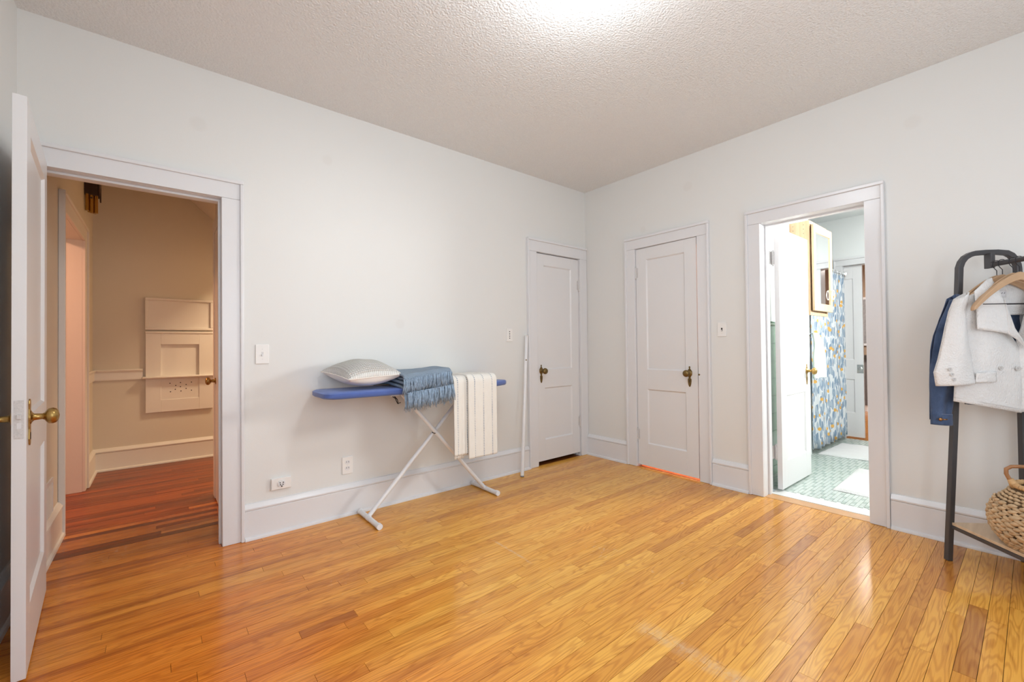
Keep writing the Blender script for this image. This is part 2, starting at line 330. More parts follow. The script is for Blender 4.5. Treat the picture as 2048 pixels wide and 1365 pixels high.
# ---------------------------------------------------------------- mesh helpers
class MB:
    def __init__(s): s.v = []; s.f = []; s.uv = {}
    def add(s, vs, fs, uvs=None):
        n = len(s.v); s.v += [tuple(q) for q in vs]; k = len(s.f); s.f += [tuple(i+n for i in f) for f in fs]
        if uvs:
            for j, q in enumerate(uvs): s.uv[n+j] = q
        return s
    def box(s, a, b):
        x0, y0, z0 = [min(a[i], b[i]) for i in range(3)]; x1, y1, z1 = [max(a[i], b[i]) for i in range(3)]
        return s.add([(x0, y0, z0), (x1, y0, z0), (x1, y1, z0), (x0, y1, z0), (x0, y0, z1), (x1, y0, z1), (x1, y1, z1), (x0, y1, z1)],
                     [(3, 2, 1, 0), (4, 5, 6, 7), (0, 1, 5, 4), (1, 2, 6, 5), (2, 3, 7, 6), (3, 0, 4, 7)])
    def tube(s, pts, r, n=12, cap=True, closed=False):
        pts = [Vector(p) for p in pts]; m = len(pts); rs = r if isinstance(r, (list, tuple)) else [r]*m
        vs, fs = [], []; up = None
        for i, p in enumerate(pts):
            d = (pts[(i+1) % m]-pts[i-1]) if closed else (pts[min(i+1, m-1)]-pts[max(i-1, 0)])
            d.normalize()
            if up is None:
                up = Vector((0, 0, 1)) if abs(d.z) < .9 else Vector((1, 0, 0))
            a = d.cross(up).normalized(); c = a.cross(d).normalized(); up = c
            for k in range(n):
                t = 2*math.pi*(k+.5)/n; vs.append(p+a*math.cos(t)*rs[i]+c*math.sin(t)*rs[i])
        for i in range(m if closed else m-1):
            j = (i+1) % m
            for k in range(n): fs.append((i*n+k, i*n+(k+1) % n, j*n+(k+1) % n, j*n+k))
        if cap and not closed: fs.append(tuple(range(n-1, -1, -1))); fs.append(tuple((m-1)*n+k for k in range(n)))
        return s.add(vs, fs)
    def lathe(s, prof, o, ax, n=24):
        """prof: list of (dist along axis, radius)"""
        o = Vector(o); ax = Vector(ax).normalized(); a = ax.cross(Vector((0, 0, 1)) if abs(ax.z) < .9 else Vector((1, 0, 0))).normalized(); c = ax.cross(a)
        vs = [o+ax*d+(a*math.cos(2*math.pi*k/n)+c*math.sin(2*math.pi*k/n))*r for d, r in prof for k in range(n)]
        fs = [(i*n+k, i*n+(k+1) % n, (i+1)*n+(k+1) % n, (i+1)*n+k) for i in range(len(prof)-1) for k in range(n)]
        fs += [tuple(range(n-1, -1, -1)), tuple((len(prof)-1)*n+k for k in range(n))]
        return s.add(vs, fs)
    def prism(s, poly, fn, d0, d1):
        """poly 2d outline, fn(a,b,d) -> point, extruded d0..d1"""
        n = len(poly); vs = [fn(a, b, d0) for a, b in poly]+[fn(a, b, d1) for a, b in poly]
        fs = [tuple(range(n-1, -1, -1)), tuple(range(n, 2*n))]+[(i, (i+1) % n, n+(i+1) % n, n+i) for i in range(n)]
        return s.add(vs, fs)
    def grid(s, fn, nu, nv, uvfn=None):
        vs = []; uv = []
        for j in range(nv+1):
            for i in range(nu+1):
                u, v = i/nu, j/nv; vs.append(fn(u, v)); uv.append(uvfn(u, v) if uvfn else (u, v))
        fs = [(j*(nu+1)+i, j*(nu+1)+i+1, (j+1)*(nu+1)+i+1, (j+1)*(nu+1)+i) for j in range(nv) for i in range(nu)]
        return s.add(vs, fs, uv)
    def mesh(s, name, m, smooth=False):
        me = D_.meshes.new(name); me.from_pydata(s.v, [], s.f); me.materials.append(m)
        if s.uv:
            l = me.uv_layers.new(name='UVMap')
            for lp in me.loops: l.data[lp.index].uv = s.uv.get(lp.vertex_index, (0, 0))
        import bmesh
        b = bmesh.new(); b.from_mesh(me); bmesh.ops.recalc_face_normals(b, faces=b.faces); b.to_mesh(me); b.free()
        if smooth:
            for p in me.polygons: p.use_smooth = True
        return me
    def build(s, name, m, parent=None, smooth=False, bevel=0, solid=0, sub=0, label=None):
        o = D_.objects.new(name, s.mesh(name, m, smooth)); COL.objects.link(o)
        if parent: o.parent = parent
        if sub: q = o.modifiers.new('sub', 'SUBSURF'); q.levels = q.render_levels = sub
        if solid: q = o.modifiers.new('solid', 'SOLIDIFY'); q.thickness = solid; q.offset = 0
        if bevel:
            q = o.modifiers.new('bevel', 'BEVEL'); q.width = bevel; q.segments = 2; q.limit_method = 'ANGLE'; q.angle_limit = .6
        if label: o['label'] = label
        return o
def autosmooth(o, ang=.7):
    me = o.data
    for p in me.polygons: p.use_smooth = True
    me.set_sharp_from_angle(angle=ang)
    return o
def thing(name, label, cat, loc=(0, 0, 0), rz=0, group=None, kind=None):
    o = D_.objects.new(name, None); COL.objects.link(o); o.location = loc; o.rotation_euler = (0, 0, rz); o.empty_display_size = .1
    return tag(o, label, cat, group, kind)
def tag(o, label, cat, group=None, kind=None):
    o['label'] = label; o['category'] = cat
    if group: o['group'] = group
    if kind: o['kind'] = kind
    return o
def dup(o, parent=None):
    c = o.copy(); COL.objects.link(c)
    if parent: c.parent = parent
    for ch in o.children: dup(ch, c)
    return c
ST = 'structure'

# ---------------------------------------------------------------- room shell
H = 2.745
# openings: hall x -3.955..-3.193 (2.04), closet A x -.715..-.108 ; closet B y -.612..-1.220 ; bathroom y -1.705..-2.318
def wall_with(name, axis, plane, t, u0, u1, openings, m, label, zt=H):
    """axis 'x': wall in plane y=plane..plane+t, runs in x ; openings (a,b,z0,z1)"""
    mb = MB()
    def bx(a, b, z0, z1):
        if b-a < 1e-4 or z1-z0 < 1e-4: return
        if axis == 'x': mb.box((a, plane, z0), (b, plane+t, z1))
        else: mb.box((plane, a, z0), (plane+t, b, z1))
    cur = u0
    for (a, b, z0, z1) in sorted(openings):
        bx(cur, a, 0, zt); bx(a, b, z1, zt); bx(a, b, 0, z0); cur = b
    bx(cur, u1, 0, zt)
    return tag(mb.build(name, m), label, 'wall', kind=ST)
OZ = 2.040
wall_with('wall_back', 'x', 0, .13, -4.10, 0, [(-3.975, -3.173, 0, OZ+.02), (-.735, -.088, 0, OZ+.02)], M['wall'], 'long white painted wall behind the ironing board')
wall_with('wall_right', 'y', 0, .16, -3.98, .13, [(-1.240, -.592, 0, OZ+.02), (-2.338, -1.685, 0, OZ+.02)], M['wall'], 'white painted wall behind the clothes rack')
wall_with('wall_left', 'y', -4.145, .16, -3.98, 0, [(-3.25, -2.25, .7, 2.2)], M['wall'], 'white wall behind the open door at far left')
wall_with('wall_front', 'x', -3.98, .13, -3.985, 0, [(-3.4, -2.4, .7, 2.2), (-1.6, -.6, .7, 2.2)], M['wall'], 'white wall with two added fill windows behind the camera')
tag(MB().box((-4.1, -3.98, H), (0.16, .13, H+.1)).build('ceiling', M['ceiling']), 'textured off-white ceiling of the bedroom', 'ceiling', kind=ST)

# unseen windows added behind the camera to carry the daylight fill
for i, xc in enumerate((-2.9, -1.1)):
    wn = thing('window_%d' % (i+1), 'added white framed fill window %s behind the camera' % ('on the left' if i == 0 else 'on the right'), 'window', (xc, -3.85, .7), kind=ST)
    mb = MB()
    for a, b in (((-.5, -.13, 0), (-.46, .0, 1.5)), ((.46, -.13, 0), (.5, 0, 1.5)), ((-.46, -.13, 1.46), (.46, 0, 1.5)), ((-.46, -.13, 0), (.46, 0, .04)), ((-.46, -.1, .73), (.46, -.06, .77))): mb.box(a, b)
    mb.build('window_frame', M['trim'], wn)
    MB().box((-.56, 0, -.03), (.56, .05, 0)).build('window_sill', M['trim'], wn)

wn = thing('window_4', 'white framed fill window added on the left wall beside the camera', 'window', (-3.985, -2.75, .7), kind=ST)  # unseen window, added as fill for the right wall and floor
mb = MB()
for a, b in (((-.13, -.5, 0), (0, -.46, 1.5)), ((-.13, .46, 0), (0, .5, 1.5)), ((-.13, -.46, 1.46), (0, .46, 1.5)), ((-.13, -.46, 0), (0, .46, .04)), ((-.1, -.46, .73), (-.06, .46, .77))): mb.box(a, b)
mb.build('window_frame', M['trim'], wn)

# casing around an opening on a plane. axis 'x' : plane y=p, outward normal -y ; axis 'y': plane x=p, outward -x
def P3(axis, sgn, plane):
    if axis == 'x': return lambda u, d, z: (u, plane+sgn*d, z)
    return lambda u, d, z: (plane+sgn*d, u, z)
def casing(parent, axis, sgn, plane, u0, u1, zt, wd=.107, m=None, clip0=None, clip1=None, z0=0, band=True):
    m = m or M['trim']; F = P3(axis, sgn, plane)
    mb = MB(); b2 = MB()
    a0 = u0-wd; a1 = u1+wd; e = .0015
    if clip0 is not None: a0 = max(a0, clip0)
    if clip1 is not None: a1 = min(a1, clip1)
    mb.box(F(a0+e, 0, z0+.001), F(u0, .019, zt)); mb.box(F(u1, 0, z0+.001), F(a1-e, .019, zt)); mb.box(F(a0+e, 0, zt+.0008), F(a1-e, .019, zt+wd-e))
    o = mb.build('casing', m, parent, bevel=.0025)
    if band:
        t = .018
        if clip0 is None or a0 > clip0: b2.box(F(a0, 0, z0), F(a0+t, .032, zt+wd-t)) 
        if clip1 is None or a1 < clip1: b2.box(F(a1-t, 0, z0), F(a1, .032, zt+wd-t))
        b2.box(F(a0, 0, zt+wd-t+.0004), F(a1, .0325, zt+wd+.004))
        b2.build('backband', m, parent, bevel=.004)
    return o
def jamb(parent, axis, plane, t, u0, u1, zt, stop, m=None, stopd=None):
    """lining boards of an opening 20 mm thick outside u0,u1 plus a door stop"""
    m = m or M['trim']; F = P3(axis, 1, plane); mb = MB()
    mb.box(F(u0-.02, 0, 0), F(u0, t, zt)); mb.box(F(u1, 0, 0), F(u1+.02, t, zt)); mb.box(F(u0-.02, 0, zt), F(u1+.02, t, zt+.02))
    mb.build('jamb', m, parent)
    if stop:
        a, b = stop; s = MB()
        s.box(F(u0, a, 0), F(u0+.012, b, zt-.012)); s.box(F(u1-.012, a, 0), F(u1, b, zt-.012)); s.box(F(u0, a, zt-.012), F(u1, b, zt))
        s.build('door_stop', m, parent, bevel=.002)
def knob_profile(k=1.0):
    return [(0, .024), (.003, .024), (.006, .017), (.010, .012), (.030*k, .0105), (.036*k, .014), (.040*k, .022), (.046*k, .028), (.056*k, .029), (.064*k, .026), (.070*k, .018), (.073*k, .004)]
def plate_outline(kind=0):
    if kind == 0:  # ornate escutcheon, centre of the knob at (0,0)
        pts = [(0, .060), (.006, .056), (.007, .046), (.004, .040), (.012, .030), (.022, .018), (.024, 0), (.021, -.016), (.010, -.030), (.008, -.042), (.016, -.050), (.016, -.070), (.012, -.095), (.006, -.112), (0, -.116)]
        return pts+[(-x, z) for x, z in pts[-2:0:-1]]
    pts = [(0, .066), (.014, .062), (.020, .05), (.017, .03), (.022, 0), (.018, -.04), (.022, -.075), (.014, -.095), (0, -.10)]
    return pts+[(-x, z) for x, z in pts[-2:0:-1]]
def leaf(parent, wd, h, t, loc, rz, z0=.012, m=None, knobs=(), hinges=None, hinge_face=0, kx=None, mk=None, plate=0, rails=((.12, .225), (.73, .908), (1.926, None)), st=.108, kz=.90, k=1.0):
    """panel door. local x from hinge to free edge, y thickness, two recessed panels"""
    m = m or M['door']; mk = mk or M['brass_dull']
    zb, zl0, zl1, ztp = rails[0][1], rails[1][0], rails[1][1], rails[2][0]
    mb = MB(); mb.box((0, 0, z0), (st, t, h)); mb.box((wd-st, 0, z0), (wd, t, h))
    for a, b in ((z0, zb), (zl0, zl1), (ztp, h)): mb.box((st, 0, a), (wd-st, t, b))
    lf = mb.build('leaf', m, parent, bevel=0.0012); lf.location = loc; lf.rotation_euler = (0, 0, rz)
    for (a, b) in ((zb, zl0), (zl1, ztp)):
        p = MB(); e = .010; q = .011
        p.box((st, q, a), (wd-st, t-q, b))
        for yf, yi in ((0.0005, q), (t-.0005, t-q)):
            x0, x1 = st, wd-st
            O = [(x0, yf, a), (x1, yf, a), (x1, yf, b), (x0, yf, b)]; I = [(x0+e, yi, a+e), (x1-e, yi, a+e), (x1-e, yi, b-e), (x0+e, yi, b-e)]
            p.add(O+I, [(i, (i+1) % 4, 4+(i+1) % 4, 4+i) for i in range(4)])
        p.build('panel', m, lf)
    kx = kx if kx is not None else wd-.065
    for s in knobs:
        y = 0 if s < 0 else t; d = -1 if s < 0 else 1
        MB().prism(plate_outline(plate), lambda a, b, dd: (kx+a, y+d*dd, kz+b), 0, .004).build('escutcheon', mk, lf, bevel=.001)
        autosmooth(MB().lathe(knob_profile(k), (kx, y+d*.003, kz), (0, d, 0)).build('knob', mk, lf), .9)
        MB().prism([(-.003, -.078), (.003, -.078), (.0022, -.066), (.004, -.058), (0, -.053), (-.004, -.058), (-.0022, -.066)], lambda a, b, dd: (kx+a, y+d*dd, kz+b), .0035, .0052).build('keyhole', M['dark'], lf)
    if hinges:
        y = 0 if hinge_face < 0 else t; d = -1 if hinge_face < 0 else 1
        for hz in hinges:
            hb = MB(); hb.tube([(0, y+d*.006, hz-.052), (0, y+d*.006, hz+.052)], .0085, 10)
            hb.lathe([(0, .003), (.003, .0075), (.008, .005)], (0, y+d*.006, hz-.064), (0, 0, 1), 10)
            hb.lathe([(0, .005), (.005, .0075), (.009, .003)], (0, y+d*.006, hz+.053), (0, 0, 1), 10)
            hb.box((-.022, y-.001*d, hz-.045), (.022, y+.002*d, hz+.045))
            autosmooth(hb.build('hinge', M['hinge'], lf))
    return lf

# --- door 1: hall opening with its door standing open at far left
d1 = thing('door_1', 'white panelled door standing open into the room at far left, with hall opening', 'door', (-3.574, 0, 0), kind=ST)
def rel(parent, fn):
    n = len(parent.children); fn()
    for c in list(parent.children):
        if c.parent is parent and not c.get('_rel'):
            c.location = Vector(c.location)-Vector(parent.location); c['_rel'] = 1
def at_world(parent):
    """children were built in world space: shift them under the parent"""
    for c in parent.children:
        c.location = Vector(c.location)-Vector(parent.location)
casing(d1, 'x', -1, 0, -3.955, -3.193, OZ-.02, .109, clip0=-3.984)
jamb(d1, 'x', 0, .13, -3.955, -3.193, OZ-.02, (.040, .075))
lf1 = leaf(d1, .758, 2.030, .035, (-3.920, -.022, 0), math.radians(-85.6), knobs=(-1, 1), kx=.69, mk=M['brass'], plate=1, kz=.902, k=1.0, hinges=(1.75, .3), hinge_face=-1)
mp = MB().box((.758, .006, .838), (.7592, .029, .97)); mp.build('lock_plate', M['hinge'], lf1, bevel=.0004)
MB().box((.758, .012, .905), (.766, .024, .921)).build('latch_bolt', M['hinge'], lf1, bevel=.002)
MB().box((.759, .013, .872), (.7605, .023, .892)).build('dead_bolt', M['trim'], lf1)
casing(d1, 'x', 1, .13, -3.955, -3.193, OZ-.02, .10, m=M['hall_trim'], clip0=-3.954, clip1=-3.132, band=False)
at_world(d1)

# --- door 2: narrow closet in the back wall next to the corner
d2 = thing('door_2', 'narrow white closet door with brass knob on its left, beside the room corner', 'door', (-.41, 0, 0), kind=ST)
casing(d2, 'x', -1, 0, -.715, -.108, OZ-.01, .118, clip1=-.002)
jamb(d2, 'x', 0, .13, -.715, -.108, OZ-.01, (.046, .08))
leaf(d2, .601, 2.024, .035, (-.111, .041, 0), math.pi, z0=.035, knobs=(1,), hinges=(1.757, .358), hinge_face=1, kx=.540, kz=.897, rails=((0, .235), (.733, .908), (1.915, None)))
at_world(d2)
# --- door 3: closet door in the right wall, slightly ajar
d3 = thing('door_3', 'white closet door in the middle, slightly ajar, brass knob on its right', 'door', (0, -.916, 0), kind=ST)
casing(d3, 'y', -1, 0, -1.220, -.612, OZ-.003, .104)
jamb(d3, 'y', 0, .16, -1.220, -.612, OZ-.003, (.05, .085))
leaf(d3, .597, 2.034, .035, (.006, -.615, 0), math.radians(-91.7), z0=.020, knobs=(-1,), hinges=(1.813, .303), hinge_face=-1, kx=.525, kz=.893, rails=((0, .225), (.728, .909), (1.926, None)))
MB().box((-.001, -1.2195, .812), (.030, -1.216, .955)).build('strike_plate', M['latch'], d3)
autosmooth(MB().lathe([(0, .004), (.006, .006), (.012, .010), (.018, .008), (.021, .002)], (-.001, -1.227, .885), (-1, 0, 0), 14).build('catch_knob', M['brass_dull'], d3))
at_world(d3)
# --- door 4: bathroom doorway, its door opened inwards
d4 = thing('door_4', 'white panelled bathroom door opened inwards, standing in the bright doorway', 'door', (0, -2.011, 0), kind=ST)
casing(d4, 'y', -1, 0, -2.318, -1.705, OZ-.006, .100)
jamb(d4, 'y', 0, .16, -2.318, -1.705, OZ-.006, (.075, .118))
leaf(d4, .640, 2.026, .035, (.205, -1.757, 0), math.radians(-.5), z0=.018, knobs=(-1,), hinges=(1.80, .30), hinge_face=1, kx=.565, kz=.902, mk=M['brass'], plate=0, rails=((0, .225), (.73, .908), (1.926, None)))
hb = MB()
for hz in (1.80, .30): hb.box((.158, -1.7065, hz-.05), (.203, -1.704, hz+.05)); hb.tube([(.2, -1.712, hz-.055), (.2, -1.712, hz+.055)], .007, 10)
hb.build('jamb_hinge', M['hinge'], d4)
at_world(d4)

# baseboards : profile (d, z)
BP = [(0, 0), (.034, 0), (.034, .006), (.030, .016), (.021, .020), (.020, .024), (.020, .168), (.016, .172), (.024, .178), (.024, .186), (.017, .196), (.012, .203), (.008, .210), (0, .212)]
def baseboard(name, segs, m, label, prof=BP, parent=None):
    mb = MB()
    for (p0, p1, n) in segs:
        p0, p1, n = Vector(p0), Vector(p1), Vector(n)
        mb.prism(prof, lambda a, b, d: tuple((p0 if d == 0 else p1)+n*a+Vector((0, 0, b))), 0, 1)
    o = mb.build(name, m, parent); autosmooth(o, .5)
    return tag(o, label, 'baseboard', kind=ST) if parent is None else o
baseboard('baseboard_back', [((-3.083, 0, 0), (-.835, 0, 0), (0, -1, 0))], M['trim'], 'tall white baseboard under the ironing board')
baseboard('baseboard_right', [((0, 0, 0), (0, -.507, 0), (-1, 0, 0)), ((0, -1.326, 0), (0, -1.604, 0), (-1, 0, 0)), ((0, -2.420, 0), (0, -3.85, 0), (-1, 0, 0))], M['trim'], 'tall white baseboard of the right wall')
baseboard('baseboard_left', [((-3.985, -.02, 0), (-3.985, -3.85, 0), (1, 0, 0))], M['trim'], 'white baseboard behind the open door')
baseboard('baseboard_front', [((-3.985, -3.85, 0), (0, -3.85, 0), (0, 1, 0))], M['trim'], 'white baseboard behind the camera')

# ---------------------------------------------------------------- strip floors
BW = .0565; PH = -2.908
JOINTS = {-1: [-0.66], 0: [-0.85], 1: [-0.76], 2: [-0.9], 3: [-1.29, -0.7], 4: [-0.96], 5: [-1.21, -0.68], 6: [-0.45], 7: [-1.76, -0.78], 8: [-1.32], 9: [-1.63], 10: [-1.3], 11: [-1.93, -0.79], 12: [-1.69], 13: [-2.04, -1.0, -0.49], 14: [-1.65], 15: [-1.98, -0.97], 16: [-1.41], 17: [-1.6], 18: [-2.21, -0.83], 19: [-2.12], 20: [-1.58, -0.67], 21: [-2.27, -0.89], 22: [-2.82, -1.38], 23: [-2.35, -0.92], 24: [-2.04], 25: [-2.9, -1.81, -0.97], 26: [-2.17], 27: [-2.76], 28: [-2.02], 29: [-3.24, -2.82, -0.57, -0.09], 31: [-3.37, -3.04, -2.82], 32: [-2.24], 33: [-3.44, -2.5, -1.44], 34: [-2.36], 36: [-2.8, -2.1], 37: [-2.93, -1.1], 38: [-3.63, -2.4, -1.57], 39: [-2.92, -0.48], 40: [-3.65, -2.38], 41: [-2.99, -2.08], 42: [-3.33, -2.59], 43: [-3.06, -2.13, -1.12], 44: [-2.65], 45: [-2.95, -2.01, -0.94], 46: [-2.7], 47: [-1.8], 49: [-2.58], 50: [-3.0]}
# boards seen clearly darker: (row, x just inside the board)
DARK = {(22, -1.3), (25, -.9), (13, -.95), (1, -.9), (4, -.9), (0, -2), (43, -2.0), (31, -2.9), (13, -2.1), (18, -.7), (3, -.6)}
fl = tag(MB().box((-3.985, -3.98, -.06), (0, 0, -.009)).build('floor', M['joint']), 'glossy golden oak strip floor of the bedroom', 'floor', kind=ST)
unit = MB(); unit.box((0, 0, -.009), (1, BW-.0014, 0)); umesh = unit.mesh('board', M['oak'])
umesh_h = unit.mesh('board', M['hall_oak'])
boards = []
for k in range(-17, 52):
    y0 = PH+k*BW; y1 = min(y0+BW, -.0005)
    if y0 >= -.001: break
    js = list(JOINTS.get(k, []))
    cuts = sorted([-3.985]+js+[-.0005]); out = [cuts[0]]
    for a, b in zip(cuts[:-1], cuts[1:]):
        while b-out[-1] > 1.5:
            out.append(out[-1]+random.uniform(.45, 1.0))
        if b-out[-1] > .12 or b == cuts[-1]: out.append(b)
    for a, b in zip(out[:-1], out[1:]): boards.append((k, a, b, y0, y1))
vis = [b for b in boards if b[0] >= -1]; vis = [b for b in vis if not (b[0] < 6 and b[2] < -2.6)]
vis.sort(key=lambda b: (b[3]+2.99)**2+((b[1]+b[2])/2+3.4)**2)
own = set(map(id, vis[:300])); rest = MB()
for b in boards:
    k, a, e, y0, y1 = b
    if id(b) in own:
        o = D_.objects.new('board', umesh); COL.objects.link(o); o.parent = fl
        o.location = (a+.0006, y0+.0007, random.uniform(-.0004, .0002)); o.scale = (e-a-.0012, (y1-y0)/BW, 1)
        t = random.betavariate(2.4, 1.8)*.68+.28
        for (dk, dx) in DARK:
            if dk == k and a < dx < e: t = random.uniform(.08, .28)
        o.color = (t, t, t, 1)
    else: rest.box((a+.0004, y0+.0004, -.009), (e-.0004, y1-.0004, 0))
ro = rest.build('board', M['oak'], fl); ro['kind'] = 'stuff'; ro.color = (.6, .6, .6, 1)
# pale wooden sill at the bathroom door, marble beyond
tag(MB().box((0.0005, -2.317, -.009), (.108, -1.706, .002)).build('trim_1', M['sill_wood'], bevel=.001), 'worn pale wooden sill in the bathroom doorway', 'door sill', kind=ST)
tag(MB().box((.110, -2.317, -.009), (.235, -1.706, .004)).build('trim_2', M['marble'], bevel=.001), 'white marble threshold at the bathroom door', 'threshold', kind=ST)
# closets behind doors 2 and 3
for nm, x0, x1, y0, y1, lb in (('wall_closet', .16, 1.3, -1.30, -.45, 'inside walls of the closet lit orange behind the ajar door'), ('wall_narrow_closet', -.9, 0, .13, .8, 'inside walls of the narrow corner closet')):
    mb = MB()
    if nm == 'wall_closet': mb.box((x0, y0-.05, 0), (x1, y0, 2.5)); mb.box((x0, y1, 0), (x1, y1+.05, 2.5)); mb.box((x1, y0, 0), (x1+.05, y1, 2.5))
    else: mb.box((x0-.05, y0, 0), (x0, y1, 2.5)); mb.box((x1, y0, 0), (x1+.05, y1, 2.5)); mb.box((x0, y1, 0), (x1, y1+.05, 2.5))
    mb.box((x0, y0, 2.5), (x1, y1, 2.55))
    tag(mb.build(nm, M['wall']), lb, 'wall', kind=ST)
cf = MB(); cf.box((0.0005, -1.219, -.06), (.16, -.613, -.0005)); cf.box((.16, -1.30, -.06), (1.3, -.45, -.0005))
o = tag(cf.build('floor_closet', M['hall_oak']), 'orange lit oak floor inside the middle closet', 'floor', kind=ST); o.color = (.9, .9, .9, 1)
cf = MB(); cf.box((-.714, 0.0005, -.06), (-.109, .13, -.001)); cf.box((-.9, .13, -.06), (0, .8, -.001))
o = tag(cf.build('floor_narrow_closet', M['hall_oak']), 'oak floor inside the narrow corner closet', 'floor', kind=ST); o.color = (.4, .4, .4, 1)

# ---------------------------------------------------------------- hall
HX = -3.955
hf = tag(MB().box((-4.2, 0.0, -.06), (-1.5, 2.62, -.010)).build('floor_hall', M['joint']), 'reddish worn oak strip floor of the hall', 'floor', kind=ST)
k = 0; y = 0.0005
while y < 2.58:
    y1 = min(y+BW, 2.58); xa = -3.954 if y < .13 else -4.2; xe = -3.194 if y < .13 else -1.6
    x = xa
    while x < xe-.01:
        nx = min(xe, x+random.uniform(.5, 1.3))
        if xe-nx < .2: nx = xe
        if y1-y > .01:
            near = y < .95 and random.random() > (y-.25)/.8  # boards grade darker into the hall, part of it painted dimness
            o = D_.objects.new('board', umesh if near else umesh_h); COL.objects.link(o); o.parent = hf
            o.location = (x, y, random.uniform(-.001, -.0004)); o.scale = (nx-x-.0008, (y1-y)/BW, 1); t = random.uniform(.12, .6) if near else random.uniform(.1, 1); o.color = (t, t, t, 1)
        x = nx
    y += BW
# left hall wall with a doorway (y .93..1.88), right stub wall with a door, far wall
wall_with('wall_hall_left', 'y', HX-.16, .16, .13, 2.58, [(.91, 1.905, 0, 2.05)], M['hall_wall'], 'warm-tinted hall wall with a doorway seen through the left opening')
tag(MB().box((-4.2, 2.58, 0), (-1.5, 2.7, H)).build('wall_hall_far', M['hall_wall']), 'warm-tinted far wall of the hall with the niche cabinet', 'wall', kind=ST)
tag(MB().box((-3.13, .13, 0), (-3.0, 1.10, H)).build('wall_hall_right', M['hall_trim']), 'short cream wall on the right of the hall', 'wall', kind=ST)
tag(MB().box((-1.6, .13, 0), (-1.5, 2.58, H)).build('wall_hall_end', M['hall_wall']), 'warm-tinted end wall of the hall out of sight', 'wall', kind=ST)
tag(MB().box((-6.0, .13, H), (-1.5, 2.7, H+.1)).build('ceiling_hall', M['hall_wall']), 'warm-tinted hall ceiling', 'ceiling', kind=ST)
tag(MB().prism([(-3.275, H-.001), (-2.6, H-.001), (-2.6, 2.13)], lambda a, b, d: (a, d, b), 1.101, 2.579).build('ceiling_stair_soffit', M['hall_trim']), 'sloping cream stair soffit at the top right of the hall', 'soffit', kind=ST)
dl = thing('door_5', 'cased doorway in the left hall wall glowing warm orange', 'doorway', (HX, 1.4, 0), kind=ST)
casing(dl, 'y', 1, HX, .93, 1.885, 2.03, .11, m=M['hall_trim'])
jamb(dl, 'y', HX-.16, .16, .93, 1.885, 2.03, (.02, .05), m=M['hall_trim'])
at_world(dl)
dr = thing('door_6', 'white hall door at right edge of the opening, only its brass knob showing', 'door', (-3.13, .66, 0), kind=ST)
casing(dr, 'y', -1, -3.13, .30, .985, 2.03, .10, m=M['hall_trim'], band=False)
lf = MB().box((-3.145, .305, .012), (-3.131, .98, 2.02)).build('leaf', M['hall_trim'], dr)
autosmooth(MB().lathe(knob_profile(.9), (-3.145, .925, .90), (-1, 0, 0)).build('knob', M['brass'], lf), .9)
at_world(dr)
baseboard('baseboard_hall', [((HX, .13, 0), (HX, .82, 0), (1, 0, 0)), ((HX, 1.995, 0), (HX, 2.58, 0), (1, 0, 0)), ((HX, 2.58, 0), (-1.6, 2.58, 0), (0, -1, 0)), ((-3.13, .14, 0), (-3.13, .20, 0), (-1, 0, 0))], M['hall_trim'], 'cream baseboard around the hall')
RP = [(0, .850), (.012, .850), (.014, .862), (.012, .870), (.012, .925), (.020, .932), (.024, .944), (.016, .952), (0, .952)]
o = baseboard('trim_3', [((HX, 1.995, 0), (HX, 2.58, 0), (1, 0, 0)), ((HX, 2.58, 0), (-3.60, 2.58, 0), (0, -1, 0))], M['hall_trim'], 'cream chair rail on the hall walls', prof=RP); o['category'] = 'chair rail'
# side room beyond the hall doorway
mb = MB(); mb.box((-6.0, .3, 0), (-4.115, .35, H)); mb.box((-6.0, 2.58, 0), (-4.115, 2.63, H)); mb.box((-6.05, .3, 0), (-6, 2.63, H))
tag(mb.build('wall_side_room', M['hall_wall']), 'orange lit walls of the room beyond the hall doorway', 'wall', kind=ST)
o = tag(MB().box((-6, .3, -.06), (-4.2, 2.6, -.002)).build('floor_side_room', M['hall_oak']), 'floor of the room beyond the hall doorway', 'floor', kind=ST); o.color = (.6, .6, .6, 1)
# vent grille low on the near hall wall
vt = thing('vent_grille', 'white wall vent grille low on the hall wall just past the open door', 'vent', (HX, .52, .27))
mb = MB(); mb.box((0, -.12, -.135), (.006, -.095, .135)); mb.box((0, .095, -.135), (.006, .12, .135)); mb.box((0, -.095, .11), (.006, .095, .135)); mb.box((0, -.095, -.135), (.006, .095, -.11))
mb.build('frame', M['trim'], vt)
lm = MB(); lm.prism([(0, 0), (.005, -.006), (.006, -.004), (.001, .004)], lambda a, b, d: (a, d, b), -.095, .095); lme = lm.mesh('slat', M['grille'])
for i in range(22):
    o = D_.objects.new('slat', lme); COL.objects.link(o); o.parent = vt; o.location = (0, 0, -.104+i*.0098)
MB().box((-.0005, -.095, -.11), (.0008, .095, .11)).build('backing', M['dark'], vt)
